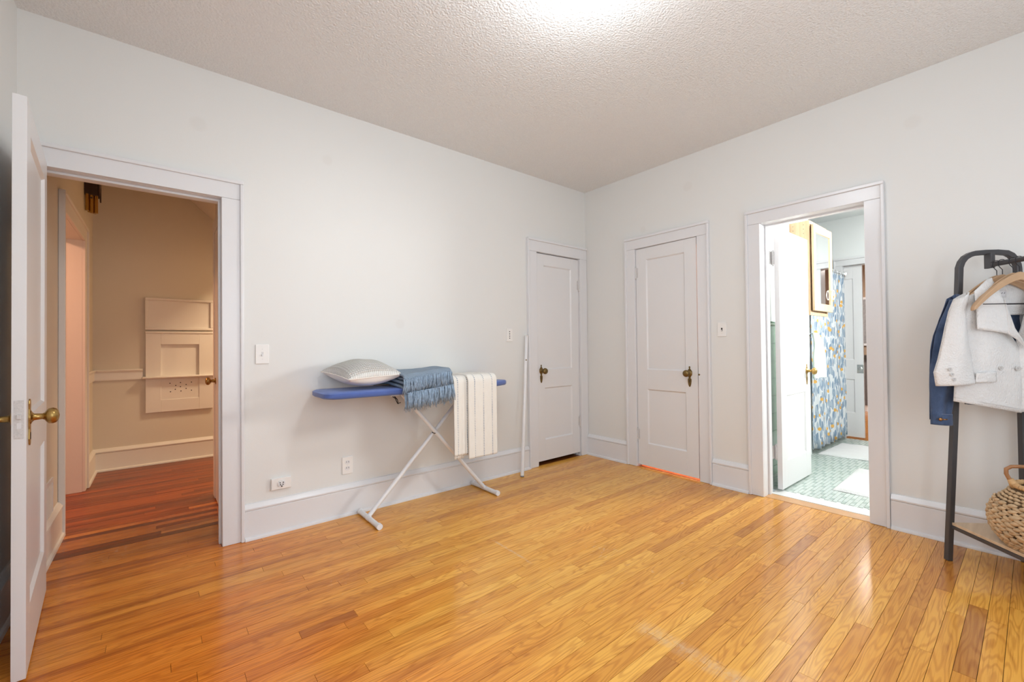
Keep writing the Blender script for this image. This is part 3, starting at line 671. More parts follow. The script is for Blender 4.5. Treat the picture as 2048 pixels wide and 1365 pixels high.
# niche cabinet
nc = thing('niche_cabinet', 'built-in cream telephone niche cabinet with shelf and perforated panel on far hall wall', 'wall cabinet', (-3.308, 2.58, 0))
Y = 0  # local: x right, y toward wall(+) -> face negative
def nb(a, b, y0, y1, z0, z1): return ((a, y0, z0), (b, y1, z1))
mb = MB()
mb.box(*nb(-.276, .276, -.018, 0, 1.335, 1.655)); o = mb.build('upper_panel', M['hall_trim'], nc)
mb = MB()
for q in (nb(-.276, .276, -.034, -.018, 1.630, 1.655), nb(-.276, .276, -.034, -.018, 1.335, 1.360), nb(-.276, -.251, -.034, -.018, 1.36, 1.63), nb(.251, .276, -.034, -.018, 1.36, 1.63)): mb.box(*q)
mb.build('moulding', M['hall_trim'], nc, bevel=.005)
mb = MB()
for q in (nb(-.272, -.154, -.028, 0, .515, 1.315), nb(.154, .272, -.028, 0, .515, 1.315), nb(-.154, .154, -.028, 0, 1.19, 1.315), nb(-.154, .154, -.028, 0, .515, .636), nb(-.154, .154, -.028, 0, .842, .872)): mb.box(*q)
mb.build('frame', M['hall_trim'], nc, bevel=.002)
MB().box(*nb(-.276, .276, -.036, -.018, 1.300, 1.322)).build('top_bead', M['hall_trim'], nc, bevel=.006)
MB().box(*nb(-.154, .154, -.004, 0, .872, 1.19)).build('niche_back', M['hall_trim'], nc)
MB().box(*nb(-.154, .154, -.022, 0, .636, .842)).build('perforated_panel', M['hall_trim'], nc)
MB().box(*nb(-.298, .298, -.075, 0, .852, .874)).build('shelf', M['hall_trim'], nc, bevel=.009)
hm = MB(); hm.lathe([(0, .0052), (.001, .0052)], (0, 0, 0), (0, -1, 0), 10); hme = hm.mesh('hole', M['dark'])
for (a, b) in [(-.084, .797), (0, .799), (.090, .799), (-.038, .772), (.046, .776), (0, .757), (-.042, .733), (.046, .736), (-.080, .711), (.004, .713), (.090, .715)]:
    o = D_.objects.new('hole', hme); COL.objects.link(o); o.parent = nc; o.location = (a, -.0222, b)
# door chime
dc = thing('door_chime', 'dark wooden door chime with brass tubes high on the hall wall', 'door chime', (HX, 2.04, 2.29))
hs = MB(); hs.prism([(-.055, .15), (.055, .15), (.055, .36), (-.055, .36)], lambda a, b, d: (d, a, b), 0, .085)
hs.prism([(-.07, .12), (.0, .26), (.07, .12), (.075, .24), (.0, .40), (-.075, .24)], lambda a, b, d: (d, a, b), .085, .095)
hs.build('housing', M['brown_box'], dc, bevel=.003)
for i, (xx, yy, l) in enumerate(((.018, -.045, .016), (.044, -.04, .0), (.070, -.030, .004), (.055, .03, .012), (.025, .03, .02))):
    autosmooth(MB().tube([(xx, yy, l), (xx, yy, .155)], .0125, 14).build('chime_tube', M['gold'], dc))
MB().lathe([(0, .007), (.003, .007)], (.044, -.0525, .125), (0, -1, 0), 12).build('hole', M['dark'], dc)

# ---------------------------------------------------------------- bathroom
BX0, BX1, BY0, BY1 = .16, 2.86, -3.20, -1.532
def bw(name, a, b, label, m=None): return tag(MB().box(a, b).build(name, m or M['bath_wall']), label, 'wall', kind=ST)
bw('wall_bath_left', (BX0, BY1, 0), (1.68, BY1+.1, H), 'white and green tiled bathroom wall behind the opened door')
bw('wall_tub_left', (1.68, -.70, 0), (BX1, -.60, H), 'white wall behind the bathtub')
bw('wall_tub_near', (1.60, -1.432, 0), (1.68, -.70, H), 'white end wall of the tub alcove')
wall_with('wall_bath_far', 'y', BX1, .13, -3.3, -.60, [(-2.22, -1.525, 0, 2.075)], M['bath_wall'], 'white far wall of the bathroom with a sliding door')
wall_with('wall_bath_right', 'x', BY0-.1, .1, BX0, BX1, [(1.3, 2.3, 1.35, 2.35)], M['bath_wall'], 'white bathroom wall with the window, out of sight')
bw('wall_bath_near', (.16, -3.3, 0), (.17, -2.36, H), 'bathroom side of the bedroom wall')
tag(MB().box((BX0, -3.3, H-.12), (BX1, -.6, H-.02)).build('ceiling_bathroom', M['bath_wall']), 'bright white bathroom ceiling', 'ceiling', kind=ST)
wn = thing('window_3', 'white framed bathroom window out of sight to the right', 'window', (1.8, BY0, 1.35), kind=ST)
mb = MB()
for a, b in (((-.5, -.1, 0), (-.47, 0, 1.0)), ((.47, -.1, 0), (.5, 0, 1.0)), ((-.47, -.1, .97), (.47, 0, 1.0)), ((-.47, -.1, 0), (.47, 0, .03))): mb.box(a, b)
mb.build('window_frame', M['trim'], wn)
bf = tag(MB().box((.235, -3.3, -.06), (BX1, -.6, -.003)).build('floor_bathroom', M['grout']), 'pale mint mosaic tile floor of the bathroom', 'floor', kind=ST)
tl = MB().box((0, 0, -.003), (.0475, .0225, .0005)).mesh('tile', M['tile_light']); td = MB().box((0, 0, -.003), (.0475, .0225, .0005)).mesh('tile', M['tile_dark'])
tiles = []
j = 0; yy = -2.75
while yy < -1.47:
    xx = .24+(j*.025) % .05; i = 0
    while xx < BX1-.05:
        dkk = ((i*2+j) % 5 == 0)
        tiles.append((xx, yy, dkk)); xx += .05; i += 1
    yy += .025; j += 1
invis = lambda q: (q[1] > -1.74 and q[0] < 1.0) or q[1] < -2.30-.07*q[0]
tiles_v = sorted([q for q in tiles if not invis(q)], key=lambda q: (q[0]+3.47)**2+(q[1]+2.99)**2)
own = set(tiles_v[:300]); sl, sd = MB(), MB()
for q in tiles:
    if q in own:
        o = D_.objects.new('tile', td if q[2] else tl); COL.objects.link(o); o.parent = bf; o.location = (q[0], q[1], 0)
    else: (sd if q[2] else sl).box((q[0], q[1], -.003), (q[0]+.0475, q[1]+.0225, .0005))
for s_, m_, lb in ((sl, 'tile_light', None), (sd, 'tile_dark', 'darker mint tiles')):
    o = s_.build('tile', M[m_], bf); o['kind'] = 'stuff'
    if lb: o['label'] = lb
# green wall tiles by the door
gt = tag(MB().box((.17, BY1-.004, 0), (1.60, BY1, 1.33)).build('trim_4', M['grout_green']), 'green wall tile dado behind the bathroom door', 'tile wainscot', kind=ST)
gm = MB().box((0, 0, 0), (.1495, .006, .1495)).mesh('tile', M['tile_green'])
for i in range(9):
    for j in range(8):
        o = D_.objects.new('tile', gm); COL.objects.link(o); o.parent = gt; o.location = (.172+i*.152, BY1-.010, .075+j*.152)
        if j == 0:
            o2 = o.copy(); COL.objects.link(o2); o2.parent = gt; o2.location = (.172+i*.152, BY1-.010, 0.001); o2.scale = (1, 1.4, .48)
c = MB(); c.tube([(.17, BY1-.008, 1.30), (1.60, BY1-.008, 1.30)], .012, 10); autosmooth(c.build('cap_tile', M['tile_green'], gt))
# far door (pocket) with casing and nickel lock
d7 = thing('door_7', 'white sliding door half closed in the far bathroom wall, nickel lock on its edge', 'door', (BX1, -1.87, 0), kind=ST)
casing(d7, 'y', -1, BX1, -2.20, -1.545, 2.055, .085, m=M['trim'])
jamb(d7, 'y', BX1, .13, -2.20, -1.545, 2.055, None)
lf = leaf(d7, .62, 2.05, .035, (BX1+.045, -1.095, 0), math.radians(-90), z0=.016, knobs=(), st=.085, rails=((0, .30), (.70, .93), (1.90, None)))
MB().box((.560, -.003, .775), (.6205, 0, .875)).build('lock_plate', M['crystal'], lf, bevel=.001)
autosmooth(MB().lathe([(0, .020), (.003, .022), (.006, .012), (.006, .004)], (.59, -.003, .83), (0, -1, 0), 16).build('pull', M['crystal'], lf))
at_world(d7)
# room beyond
fr = MB(); fr.box((6.0, -4, 0), (6.1, 0, H)); fr.box((2.99, -4, 0), (6, -3.9, H)); fr.box((2.99, -.1, 0), (6, 0, H))
tag(fr.build('wall_far_room', M['leather']), 'brown wall of the room beyond the bathroom', 'wall', kind=ST)
o = tag(MB().box((2.86, -4, -.06), (6, 0, -.001)).build('floor_far_room', M['oak']), 'oak floor of the room beyond the bathroom', 'floor', kind=ST); o.color = (.2, .2, .2, 1)
tag(MB().box((2.99, -4, H-.1), (6.1, 0, H)).build('ceiling_far_room', M['bath_wall']), 'ceiling of the room beyond the bathroom', 'ceiling', kind=ST)
fc = thing('far_cabinet', 'dark grey low cabinet glimpsed through the far door gap', 'cabinet', (5.7, -1.6, 0))
MB().box((-.2, -.7, .10), (.25, .7, .86)).build('body', M['steel'], fc); MB().box((-.23, -.72, .86), (.27, .72, .92)).build('worktop', M['dark'], fc); MB().box((-.19, -.68, 0), (.24, .68, .10)).build('plinth', M['trim'], fc)
pc = thing('wall_print', 'grey framed print glimpsed above the dark cabinet through the door gap', 'picture', (6.0, -1.6, 1.5))
MB().box((-.03, -.75, -.42), (0, .75, .42)).build('frame', M['trim'], pc); MB().box((-.034, -.70, -.38), (-.03, .70, .38)).build('print', M['poster'], pc)
# tub, curtain, rod
tb = thing('bathtub', 'white bathtub rim showing below the leaf-print curtain', 'bathtub', (2.27, -1.1, 0))
mb = MB(); mb.box((-.585, -.375, 0), (.585, -.335, .48)); mb.box((-.585, .36, 0), (.585, .39, .48)); mb.box((-.585, -.335, 0), (-.53, .36, .48)); mb.box((.53, -.335, 0), (.585, .36, .48)); mb.box((-.53, -.335, 0), (.53, .36, .12))
mb.build('shell', M['tub'], tb, bevel=.015)
rd = thing('curtain_rod', 'chrome shower rod carrying the leaf-print curtain', 'shower rod', (0, -1.555, 1.955))
autosmooth(MB().tube([(1.70, 0, 0), (2.855, 0, 0)], .0125, 14).build('rod', M['rod'], rd))
autosmooth(MB().lathe([(0, .03), (.006, .03), (.012, .016)], (2.858, 0, 0), (-1, 0, 0), 18).build('flange', M['rod'], rd))
def curt(u, v):
    x = 1.672+u*1.135; ph = u*1.10/.145*2*math.pi
    return (x, -1.555+.022*math.sin(ph)*(.6+.5*v)+.008*math.sin(ph*2.3+1), 1.93-v*1.88)
sc = MB().grid(curt, 150, 20, lambda u, v: (u*1.75, v*1.88)).build('shower_curtain', M['curtain'], smooth=True, solid=.002)
tag(sc, 'white shower curtain printed with blue-grey leaves and orange fruit', 'shower curtain')
rgm = MB().tube([(0, .02*math.cos(a*math.pi/5), .024*math.sin(a*math.pi/5)) for a in range(10)], .0022, 6, closed=True).mesh('curtain_ring', M['rod'])
for i in range(9):
    o = D_.objects.new('curtain_ring', rgm); COL.objects.link(o); o.parent = rd; o.location = (1.72+i*.132, 0, -.011)
# mirror cabinet
mc = thing('mirror_cabinet', 'honey-coloured wooden wall cabinet with mirrored door above the bathroom door leaf', 'cabinet', (1.148, BY1, 1.425))
mb = MB(); mb.box((0, -.143, 0), (.018, 0, .845)); mb.box((.50, -.143, 0), (.518, 0, .845)); mb.box((.018, -.143, 0), (.5, 0, .018)); mb.box((.018, -.143, .827), (.5, 0, .845)); mb.box((.018, -.006, .018), (.5, 0, .827))
mb.build('body', M['cabinet_wood'], mc, bevel=.001)
mb = MB(); mb.box((0, -.160, -.03), (.03, -.143, .845)); mb.box((.488, -.160, -.03), (.518, -.143, .845)); mb.box((.03, -.160, .815), (.488, -.143, .845)); mb.box((.03, -.160, -.03), (.488, -.143, .0)); mb.build('face_frame', M['cabinet_wood'], mc, bevel=.001)
dd = MB(); w_, h_ = .50, .795
dd.box((0, -.02, 0), (.055, 0, h_)); dd.box((w_-.055, -.02, 0), (w_, 0, h_)); dd.box((.055, -.02, 0), (w_-.055, 0, .07)); dd.box((.055, -.02, h_-.07), (w_-.055, 0, h_))
do = dd.build('door', M['cabinet_wood'], mc, bevel=.003); do.location = (.010, -.172, .01); do.rotation_euler = (0, 0, math.radians(-1.5))
MB().box((.05, -.012, .065), (w_-.05, -.008, h_-.065)).build('mirror', M['mirror'], do)
hn = MB(); cx, cz = w_-.03, .17
hn.tube([(cx+.035*math.cos(a*math.pi/8), -.035, cz+.045*math.sin(a*math.pi/8)) for a in range(16)], .0035, 8, closed=True)
hn.tube([(cx, -.02, cz+.045), (cx, -.035, cz+.045)], .004, 8); hn.tube([(cx, -.02, cz-.045), (cx, -.035, cz-.045)], .004, 8)
autosmooth(hn.build('handle', M['plate'], do))
hl = MB()
for zz in (.73, .77, .81): 
    for yy in (-.115, -.03): hl.lathe([(0, .003), (.0012, .003)], (-.0002, yy, zz), (-1, 0, 0), 8)
hl.build('peg_holes', M['dark'], mc)['kind'] = 'stuff'
# towel on a ring
tw = thing('towel_ring', 'small chrome towel ring on the bathroom wall, hidden by the hanging towel', 'towel ring', (1.50, BY1, 1.21))
autosmooth(MB().lathe([(0, .022), (.01, .022), (.03, .008), (.05, .008)], (0, 0, 0), (0, -1, 0), 16).build('bracket', M['rod'], tw))
autosmooth(MB().tube([(.10*math.cos(a*math.pi/10), -.055, -.0+.0+.02*math.sin(a*math.pi/10)) for a in range(20)], .004, 8, closed=True).build('ring', M['rod'], tw))
def tow(u, v):
    w_ = .055+.075*min(1, v*1.8); x = 1.53+(u-.5)*2.5*w_; a = v*.44
    return (x, BY1-.085-.012*math.sin(u*9)*(.4+v)-.03*math.sin(min(1, v*3)*math.pi/2), 1.235-a)
tag(MB().grid(tow, 24, 24).build('towel', M['towel'], smooth=True, solid=.018), 'white towel hanging behind the bathroom door knob', 'towel')
tgp = MB()
for i in range(9):
    a = i*.7; x, z = 1.70+.012*math.cos(a), 1.15+.02*math.sin(a)
    tgp.add([(x, -1.60, z), (x+.022*math.cos(a), -1.615, z+.018), (x+.036*math.cos(a), -1.61, z+.028*math.sin(a)), (x+.018*math.cos(a), -1.605, z-.008)], [(0, 1, 2, 3)])
tag(tgp.build('leaf_sprig', M['leaf_green'], solid=.002), 'small green leaf sprig beside the white towel', 'plant')
# bath mats
def matgrid(name, pts, label, h=.022):
    a, b, c_, d = [Vector((*p, 0)) for p in pts]
    def fn(u, v):
        e = min(u, 1-u, v, 1-v); uu = .5+(u-.5)*(1-.02*(1 if e < .02 else 0)); p = (a*(1-u)+b*u)*(1-v)+(d*(1-u)+c_*u)*v
        hz = h*min(1, max(0, e)/.035)**.5+.003*math.sin(u*23+v*5)*math.sin(v*17)
        return (p.x, p.y, .002+max(0, hz))
    return tag(MB().grid(fn, 40, 40).build(name, M['rug'], smooth=True), label, 'bath mat')
m1 = matgrid('bath_mat', [(1.72, -1.57), (2.42, -1.60), (2.42, -2.30), (1.80, -2.35)], 'white bath mat lying along the shower curtain')
m2 = matgrid('bath_mat', [(.545, -1.985), (1.36, -1.965), (1.36, -2.75), (.52, -2.75)], 'white bath mat nearer the doorway, corner towards the door')
# ---------------------------------------------------------------- wall plates
def plate(name, label, axis, u, z, w_, h_, kind, cat):
    t = thing(name, label, cat, (u, 0, z) if axis == 'x' else (0, u, z), 0 if axis == 'x' else -R90)
    MB().box((-w_/2, -.0075, -h_/2), (w_/2, 0, h_/2)).build('cover_plate', M['plate'], t, bevel=.003)
    s = MB()
    if kind == 'switch':
        MB().box((-.006, -.008, -.013), (.006, -.005, .013)).build('slot', M['dark' if axis == 'y' else 'grille'], t)
        MB().prism([(-.004, -.002), (.004, -.002), (.003, -.012), (-.003, -.012)], lambda a, b, d: (a, -.008+d*-.01, b), 0, 1).build('toggle', M['white'], t, bevel=.001)
        sc_ = [(0, .030), (0, -.030)]
    elif kind == 'duplex':
        for cz in (.020, -.020):
            MB().prism([(.017*math.cos(a*math.pi/8), cz+.0145*math.sin(a*math.pi/8)) for a in range(16)], lambda a, b, d: (a, d, b), -.0085, -.006).build('socket', M['white'], t)
            s.box((-.008, -.0092, cz-.001), (-.0055, -.0084, cz+.009)); s.box((.0055, -.0092, cz-.001), (.008, -.0084, cz+.009))
        sc_ = [(0, 0)]
    elif kind == 'single':
        MB().lathe([(0, .021), (.004, .020)], (0, -.006, 0), (0, -1, 0), 20).build('socket', M['white'], t)
        for a, b in ((-.009, .007), (.009, .007), (-.007, -.005), (.007, -.005)): s.box((a-.0025, -.0112, b-.003), (a+.0025, -.0099, b+.003))
        s.lathe([(0, .004), (.0012, .004)], (0, -.010, -.015), (0, -1, 0), 10); sc_ = []
    else:
        for cz in (.030, .010, -.010, -.028): s.lathe([(0, .005), (.002, .005)], (0, -.0066, cz), (0, -1, 0), 10)
        sc_ = []
    if s.v: s.build('slots', M['dark'], t)['kind'] = 'stuff'
    for a, b in sc_: MB().lathe([(0, .003), (.0015, .0025)], (a, -.006, b), (0, -1, 0), 10).build('screw', M['grille'], t)
    return t
plate('light_switch', 'ivory light switch between the hall opening and the ironing board', 'x', -2.987, 1.105, .073, .118, 'switch', 'light switch')
plate('light_switch', 'ivory light switch between the middle closet and the bathroom doorway', 'y', -1.412, 1.253, .070, .114, 'switch', 'light switch')
plate('wall_outlet', 'horizontal surface outlet low on the wall next to the hall casing', 'x', -2.888, .302, .112, .070, 'single', 'outlet').scale = (1, 2.6, 1)
plate('wall_outlet', 'double outlet on the wall below the ironing board', 'x', -2.481, .336, .071, .117, 'duplex', 'outlet')
plate('wall_jack', 'ivory jack plate with four holes beside the leaning white rod', 'x', -1.045, 1.237, .070, .118, 'jack', 'outlet')

# ---------------------------------------------------------------- ceiling lamp
cl = thing('ceiling_lamp', 'round flush ceiling lamp glowing white at the top edge', 'ceiling lamp', (-2.11, -1.87, H))
MB().lathe([(0, .175), (.012, .175), (.018, .168)], (0, 0, 0), (0, 0, -1), 40).build('base_ring', M['lamp_metal'], cl)
autosmooth(MB().lathe([(.018, .165), (.045, .160), (.065, .145), (.083, .11), (.093, .06), (.096, .01)], (0, 0, 0), (0, 0, -1), 40).build('glass_dome', M['lamp_glass'], cl), 1.2)

# ---------------------------------------------------------------- ironing board
ib = thing('ironing_board', 'blue covered ironing board on crossed white tubular legs along the wall', 'ironing board', (-1.95, -.205, 0))
ox, oy = -1.95, -.205
def board_outline(g=0):
    L0, N = -.775-g, .685+g; pts = []
    hw = .175+g
    for a in range(0, 7): t = math.pi/2*a/6; pts.append((L0+.05-.05*math.cos(t)*1, -hw+.05-.05*math.sin(t) if 0 else -hw+.05*(1-math.sin(t))))
    # front edge towards the nose
    pts = [(L0, -hw+.06), (L0+.008, -hw+.035), (L0+.028, -hw+.010), (L0+.06, -hw)]
    pts += [(.20, -hw), (.40, -hw+.03), (.55, -hw+.075), (.64, -hw+.115), (N-.01, -.035), (N, 0)]
    pts += [(a, -b) for a, b in pts[-2::-1]]
    return pts
ztop = .872
mb = MB(); ol = board_outline(); il = board_outline(-.012)
n = len(ol); vs = []
for poly, z in ((il, ztop-.040), (ol, ztop-.030), (ol, ztop-.008), (il, ztop)): vs += [(a, b, z-.010*(a+.775)/1.46) for a, b in poly]
fs = [tuple(range(n-1, -1, -1)), tuple(3*n+i for i in range(n))]
for k in range(3): fs += [(k*n+i, k*n+(i+1) % n, (k+1)*n+(i+1) % n, (k+1)*n+i) for i in range(n)]
mb.add(vs, fs); autosmooth(mb.build('board_cover', M['blue_cover'], ib), .9)
def legp(x0, z0, x1, z1, y): return [(x0-ox, y-oy, z0), (x1-ox, y-oy, z1)]
l1 = autosmooth(MB().tube(legp(-2.408, .022, -1.60, .83, -.188), .0145, 14).build('leg', M['white'], ib))
l2 = autosmooth(MB().tube(legp(-1.488, .022, -2.19, .83, -.218), .0145, 14).build('leg', M['white'], ib))
for lg, x in ((l1, -2.412), (l2, -1.484)):
    f = MB(); f.tube([(x-ox, -.045-oy, .018), (x-ox, -.385-oy, .0175)], .0165, 14); autosmooth(f.build('foot', M['white'], lg))
    for y in (-.045, -.372): autosmooth(MB().tube([(x-ox, y-oy+.004, .0195), (x-ox, y-oy-.018, .0195)], .0192, 16).build('end_cap', M['cap'], lg))
    MB().tube([(x-ox, -.19-oy, .019), (x-ox, -.225-oy, .019)], .0175, 14).build('collar', M['cap'], lg)
MB().lathe([(0, .0035), (.0485, .0035), (.050, .0025)], (-1.932-ox, -.185-oy, .513), (0, -1, 0), 12).build('pivot_bolt', M['dark'], ib)
rl = MB(); rl.box((-2.30-ox, -.10-oy, .815), (-1.45-ox, -.088-oy, .832)); rl.box((-2.30-ox, -.31-oy, .815), (-1.45-ox, -.298-oy, .832)); rl.build('slide_rail', M['white'], ib)
rl = MB(); rl.tube([(-2.30-ox, -.30-oy, .826), (-2.265-ox, -.30-oy, .80), (-2.235-ox, -.27-oy, .76), (-2.20-ox, -.24-oy, .76)], .003, 8); rl.tube([(-2.28-ox, -.30-oy, .826), (-2.25-ox, -.30-oy, .79), (-2.22-ox, -.25-oy, .755)], .003, 8)
rl.build('latch_wire', M['hook'], ib)

# ---------------------------------------------------------------- pillow
F, Rr, Lc, Bk = Vector((-2.592, -.372, .945)), Vector((-2.228, -.335, .958)), Vector((-2.655, -.032, .983)), Vector((-2.275, -.030, .96))
def pil(side):
    def fn(u, v):
        p = (F*(1-u)+Rr*u)*(1-v)+(Lc*(1-u)+Bk*u)*v
        cu, cv = math.sin(math.pi*u), math.sin(math.pi*v)
        k = (cu*cv)**.38
        # edges curve inwards between the corners
        ctr = (F+Rr+Lc+Bk)/4; pin = .10*(cu*(1-cv)+cv*(1-cu))
        p = p*(1-pin)+ctr*pin; base = (F.z*(1-u)+Rr.z*u)*(1-v)+(Lc.z*(1-u)+Bk.z*u)*v
        if side > 0: z = base+k*.102+.002*math.sin(u*20)*cv
        else: z = base-k*.070
        return (p.x, p.y, max(z, .8745) if side < 0 else z)
    return fn
pl = thing('throw_pillow', 'cream waffle-weave throw pillow lying on the left end of the ironing board', 'pillow', (-2.43, -.2, .873))
MB().grid(pil(1), 48, 48, lambda u, v: (u*.42, v*.40)).build('top_cover', M['waffle'], pl, smooth=True).location = (2.43, .2, -.873)
MB().grid(pil(-1), 40, 40).build('underside', M['linen'], pl, smooth=True).location = (2.43, .2, -.873)
fu = pil(1); sm = MB(); ring = [fu(i/40, 0) for i in range(40)]+[fu(1, i/40) for i in range(40)]+[fu(1-i/40, 1) for i in range(40)]+[fu(0, 1-i/40) for i in range(40)]
sm.tube(ring, .0035, 6, closed=True); sm.build('seam_piping', M['linen'], pl, smooth=True).location = (2.43, .2, -.873)

# ---------------------------------------------------------------- drapes over the board
def drape(name, m, x0, x1, path, thick, lab, cat, skew=0, wob=.004, nu=40, uv0=0, parent=None, edge=0):
    """path: list of (y,z) ; swept along x"""
    P = [Vector((a, b)) for a, b in path]; ls = [0]
    for a, b in zip(P[:-1], P[1:]): ls.append(ls[-1]+(b-a).length)
    T = ls[-1]
    def at(s):
        s = max(0, min(T, s))
        for i in range(len(ls)-1):
            if s <= ls[i+1]+1e-9:
                f = (s-ls[i])/(ls[i+1]-ls[i]); return P[i]*(1-f)+P[i+1]*f
        return P[-1]
    nv = max(30, int(T/.012))
    def fn(u, v):
        q = at(v*T); x = x0+(x1-x0)*u+skew*v*(1-u)
        w_ = wob*math.sin(u*7+v*4)+wob*.6*math.sin(u*17-v*3)
        hang = max(0, v-.4)
        return (x, q.x-abs(w_)*hang*2+0, q.y+w_*.4*(1-hang)+edge*u*v)
    o = MB().grid(fn, nu, nv, lambda u, v: (uv0+u*(x1-x0), v*T)).build(name, m, parent, smooth=True, solid=thick)
    if cat: tag(o, lab, cat)
    return o
def arc(cy, cz, r, a0, a1, n=7): return [(cy+r*math.cos(math.radians(a0+(a1-a0)*i/n)), cz+r*math.sin(math.radians(a0+(a1-a0)*i/n))) for i in range(n+1)]
# striped throw : two folded leaves side by side
st = thing('striped_throw', 'cream throw with dashed grey-blue stripes hanging over the right of the ironing board', 'throw blanket', (-1.70, -.2, .87))
def stp(zb, top, yf): return [(-.015, top-.030), (-.10, top-.004), (-.22, top), (-.33, top)]+arc(yf+.045, top-.045, .045, 90, 180)+[(yf, .6), (yf, .45), (yf, zb)]
for args in ((-1.878, -1.757, stp(.372, .925, -.405), 0.0), (-1.772, -1.520, stp(.338, .930, -.425), .130)):
    o = drape('folded_layer', M['striped'], args[0], args[1], args[2], .013, None, None, nu=40, uv0=args[3]+.01, parent=st, wob=.003)
    o.location = (1.70, .2, -.87)
o = drape('under_layer', M['striped'], -1.868, -1.79, stp(.345, .912, -.388), .012, None, None, parent=st, uv0=.02, wob=.002); o.location = (1.70, .2, -.87)
o = drape('under_layer', M['striped'], -1.80, -1.535, [(-.02, .875), (-.2, .893), (-.33, .893)]+arc(-.36, .868, .03, 90, 180)+[(-.392, .6), (-.39, .36)], .012, None, None, parent=st, wob=.002, uv0=.2); o.location = (1.70, .2, -.87)
# blue throw
bt = thing('blue_throw', 'blue-grey knitted throw with long fringe folded over the middle of the ironing board', 'throw blanket', (-2.08, -.2, .87))
def bl(z0, z1, zb, yf): return [(-.012, z0-.02), (-.05, z0), (-.20, z0+.004), (-.31, z0-.008)]+arc(yf+.05, z1-.05, .05, 85, 180)+[(yf, (z1-.05+zb)/2), (yf, zb)]
def blue_layer(x0, x1, z0, z1, zb, yf, nm='folded_layer', sk=0, edge=0):
    o = drape(nm, M['blue_knit'], x0, x1, bl(z0, z1, zb, yf), .014, None, None, parent=bt, wob=.006, skew=sk, edge=edge); o.location = (2.08, .2, -.87); return o
blue_layer(-2.300, -1.885, .892, .880, .825, -.392, edge=.01, sk=.06)
blue_layer(-2.290, -1.895, .918, .905, .835, -.400, edge=.025, sk=.06)
blue_layer(-2.268, -1.890, .938, .930, .845, -.408, edge=.035, sk=.05)
blue_layer(-2.235, -1.900, .968, .955, .925, -.414, edge=.040, sk=-.02)
rnd = random.Random(3)
def fringe(x0, x1, za, zb, y, ln, n, nm):
    mb = MB()
    for i in range(n):
        f = (i+rnd.uniform(-.3, .3))/n; x = x0+(x1-x0)*f; z = za+(zb-za)*f; l = ln*rnd.uniform(.82, 1.08); sx = rnd.uniform(-.018, .022)
        yy = y-rnd.uniform(0, .010)
        mb.lathe([(0, .003), (.003, .0045), (.007, .003)], (x, yy, z+.002), (0, 0, -1), 6)
        for q in range(3):
            dx = rnd.uniform(-.004, .004); e = sx+rnd.uniform(-.008, .008)
            mb.tube([(x+dx, yy, z), (x+dx*1.5+e*.3, yy-rnd.uniform(.004, .010), z-l*.35), (x+dx*2+e*.7, yy-rnd.uniform(0, .008), z-l*.7), (x+dx*2+e, yy+rnd.uniform(-.004, .006), z-l*rnd.uniform(.92, 1.05))], [.0024, .0026, .0024, .0014], 5)
    o = mb.build(nm, M['blue_yarn'], bt, smooth=True); o.location = (2.08, .2, -.87); o['kind'] = 'stuff'; return o
fringe(-2.262, -1.915, .930, .972, -.424, .100, 58, 'upper_fringe')
fringe(-2.240, -1.892, .842, .878, -.428, .108, 62, 'lower_fringe')
fringe(-2.250, -1.900, .838, .868, -.412, .118, 46, 'lower_fringe')

# ---------------------------------------------------------------- leaning rod
lr = thing('leaning_rod', 'white painted rod leaning in the corner beside the narrow closet door', 'rod', (-1.037, -.150, 0))
base = Vector((0, 0, .001)); topv = Vector((-.872+1.037, .150-.040, 1.232))
d = topv-base
autosmooth(MB().tube([base+d*.0, base+d*.25, base+d], [.0155, .0150, .0140], 16).build('shaft', M['white'], lr))
autosmooth(MB().tube([base, base+d*.008], .0160, 16).build('rubber_tip', M['rubber'], lr))
MB().box(tuple(topv+Vector((-.012, -.014, -.006))), tuple(topv+Vector((.012, .012, .002)))).build('top_cap', M['grille'], lr)
pt = base+d*.82
MB().lathe([(0, .006), (.005, .006), (.007, .003)], tuple(pt+Vector((-.006, -.010, 0))), (-.4, -1, 0), 10).build('eyelet', M['brass_dull'], lr)

# ---------------------------------------------------------------- clothes rack
T2, N2 = Vector((.7071, -.7071, 0)), Vector((-.7071, -.7071, 0)); L1 = Vector((-.295, -2.690, 0))
def rk(s, dd, z): return L1+T2*s+N2*dd+Vector((0, 0, z))
RLEN = .92
cr = thing('clothes_rack', 'black metal clothes rack with wooden shelf at the right edge', 'clothes rack', tuple(L1))
def rloc(s, dd, z): return tuple(rk(s, dd, z)-L1)
def sqtube(mb, pts, w_):
    """square section tube along (s,z) points in the plane dd"""
    return mb
def frame_loop(dd):
    c = [(0, 0), (.041, .70), (.078, 1.44)]
    c += [(.080+.068*(1-math.cos(math.radians(a))), 1.50+.092*math.sin(math.radians(a))+.0) for a in (15, 35, 55, 75)]
    c += [(.155, 1.597), (.20, 1.600), (.26, 1.600)]
    c += [(.287+.070*math.sin(math.radians(a)), 1.508+.09*math.cos(math.radians(a))) for a in (15, 35, 55, 75, 90)]
    c += [(.359, 1.44), (.362, .70), (.364, 0)]
    return c
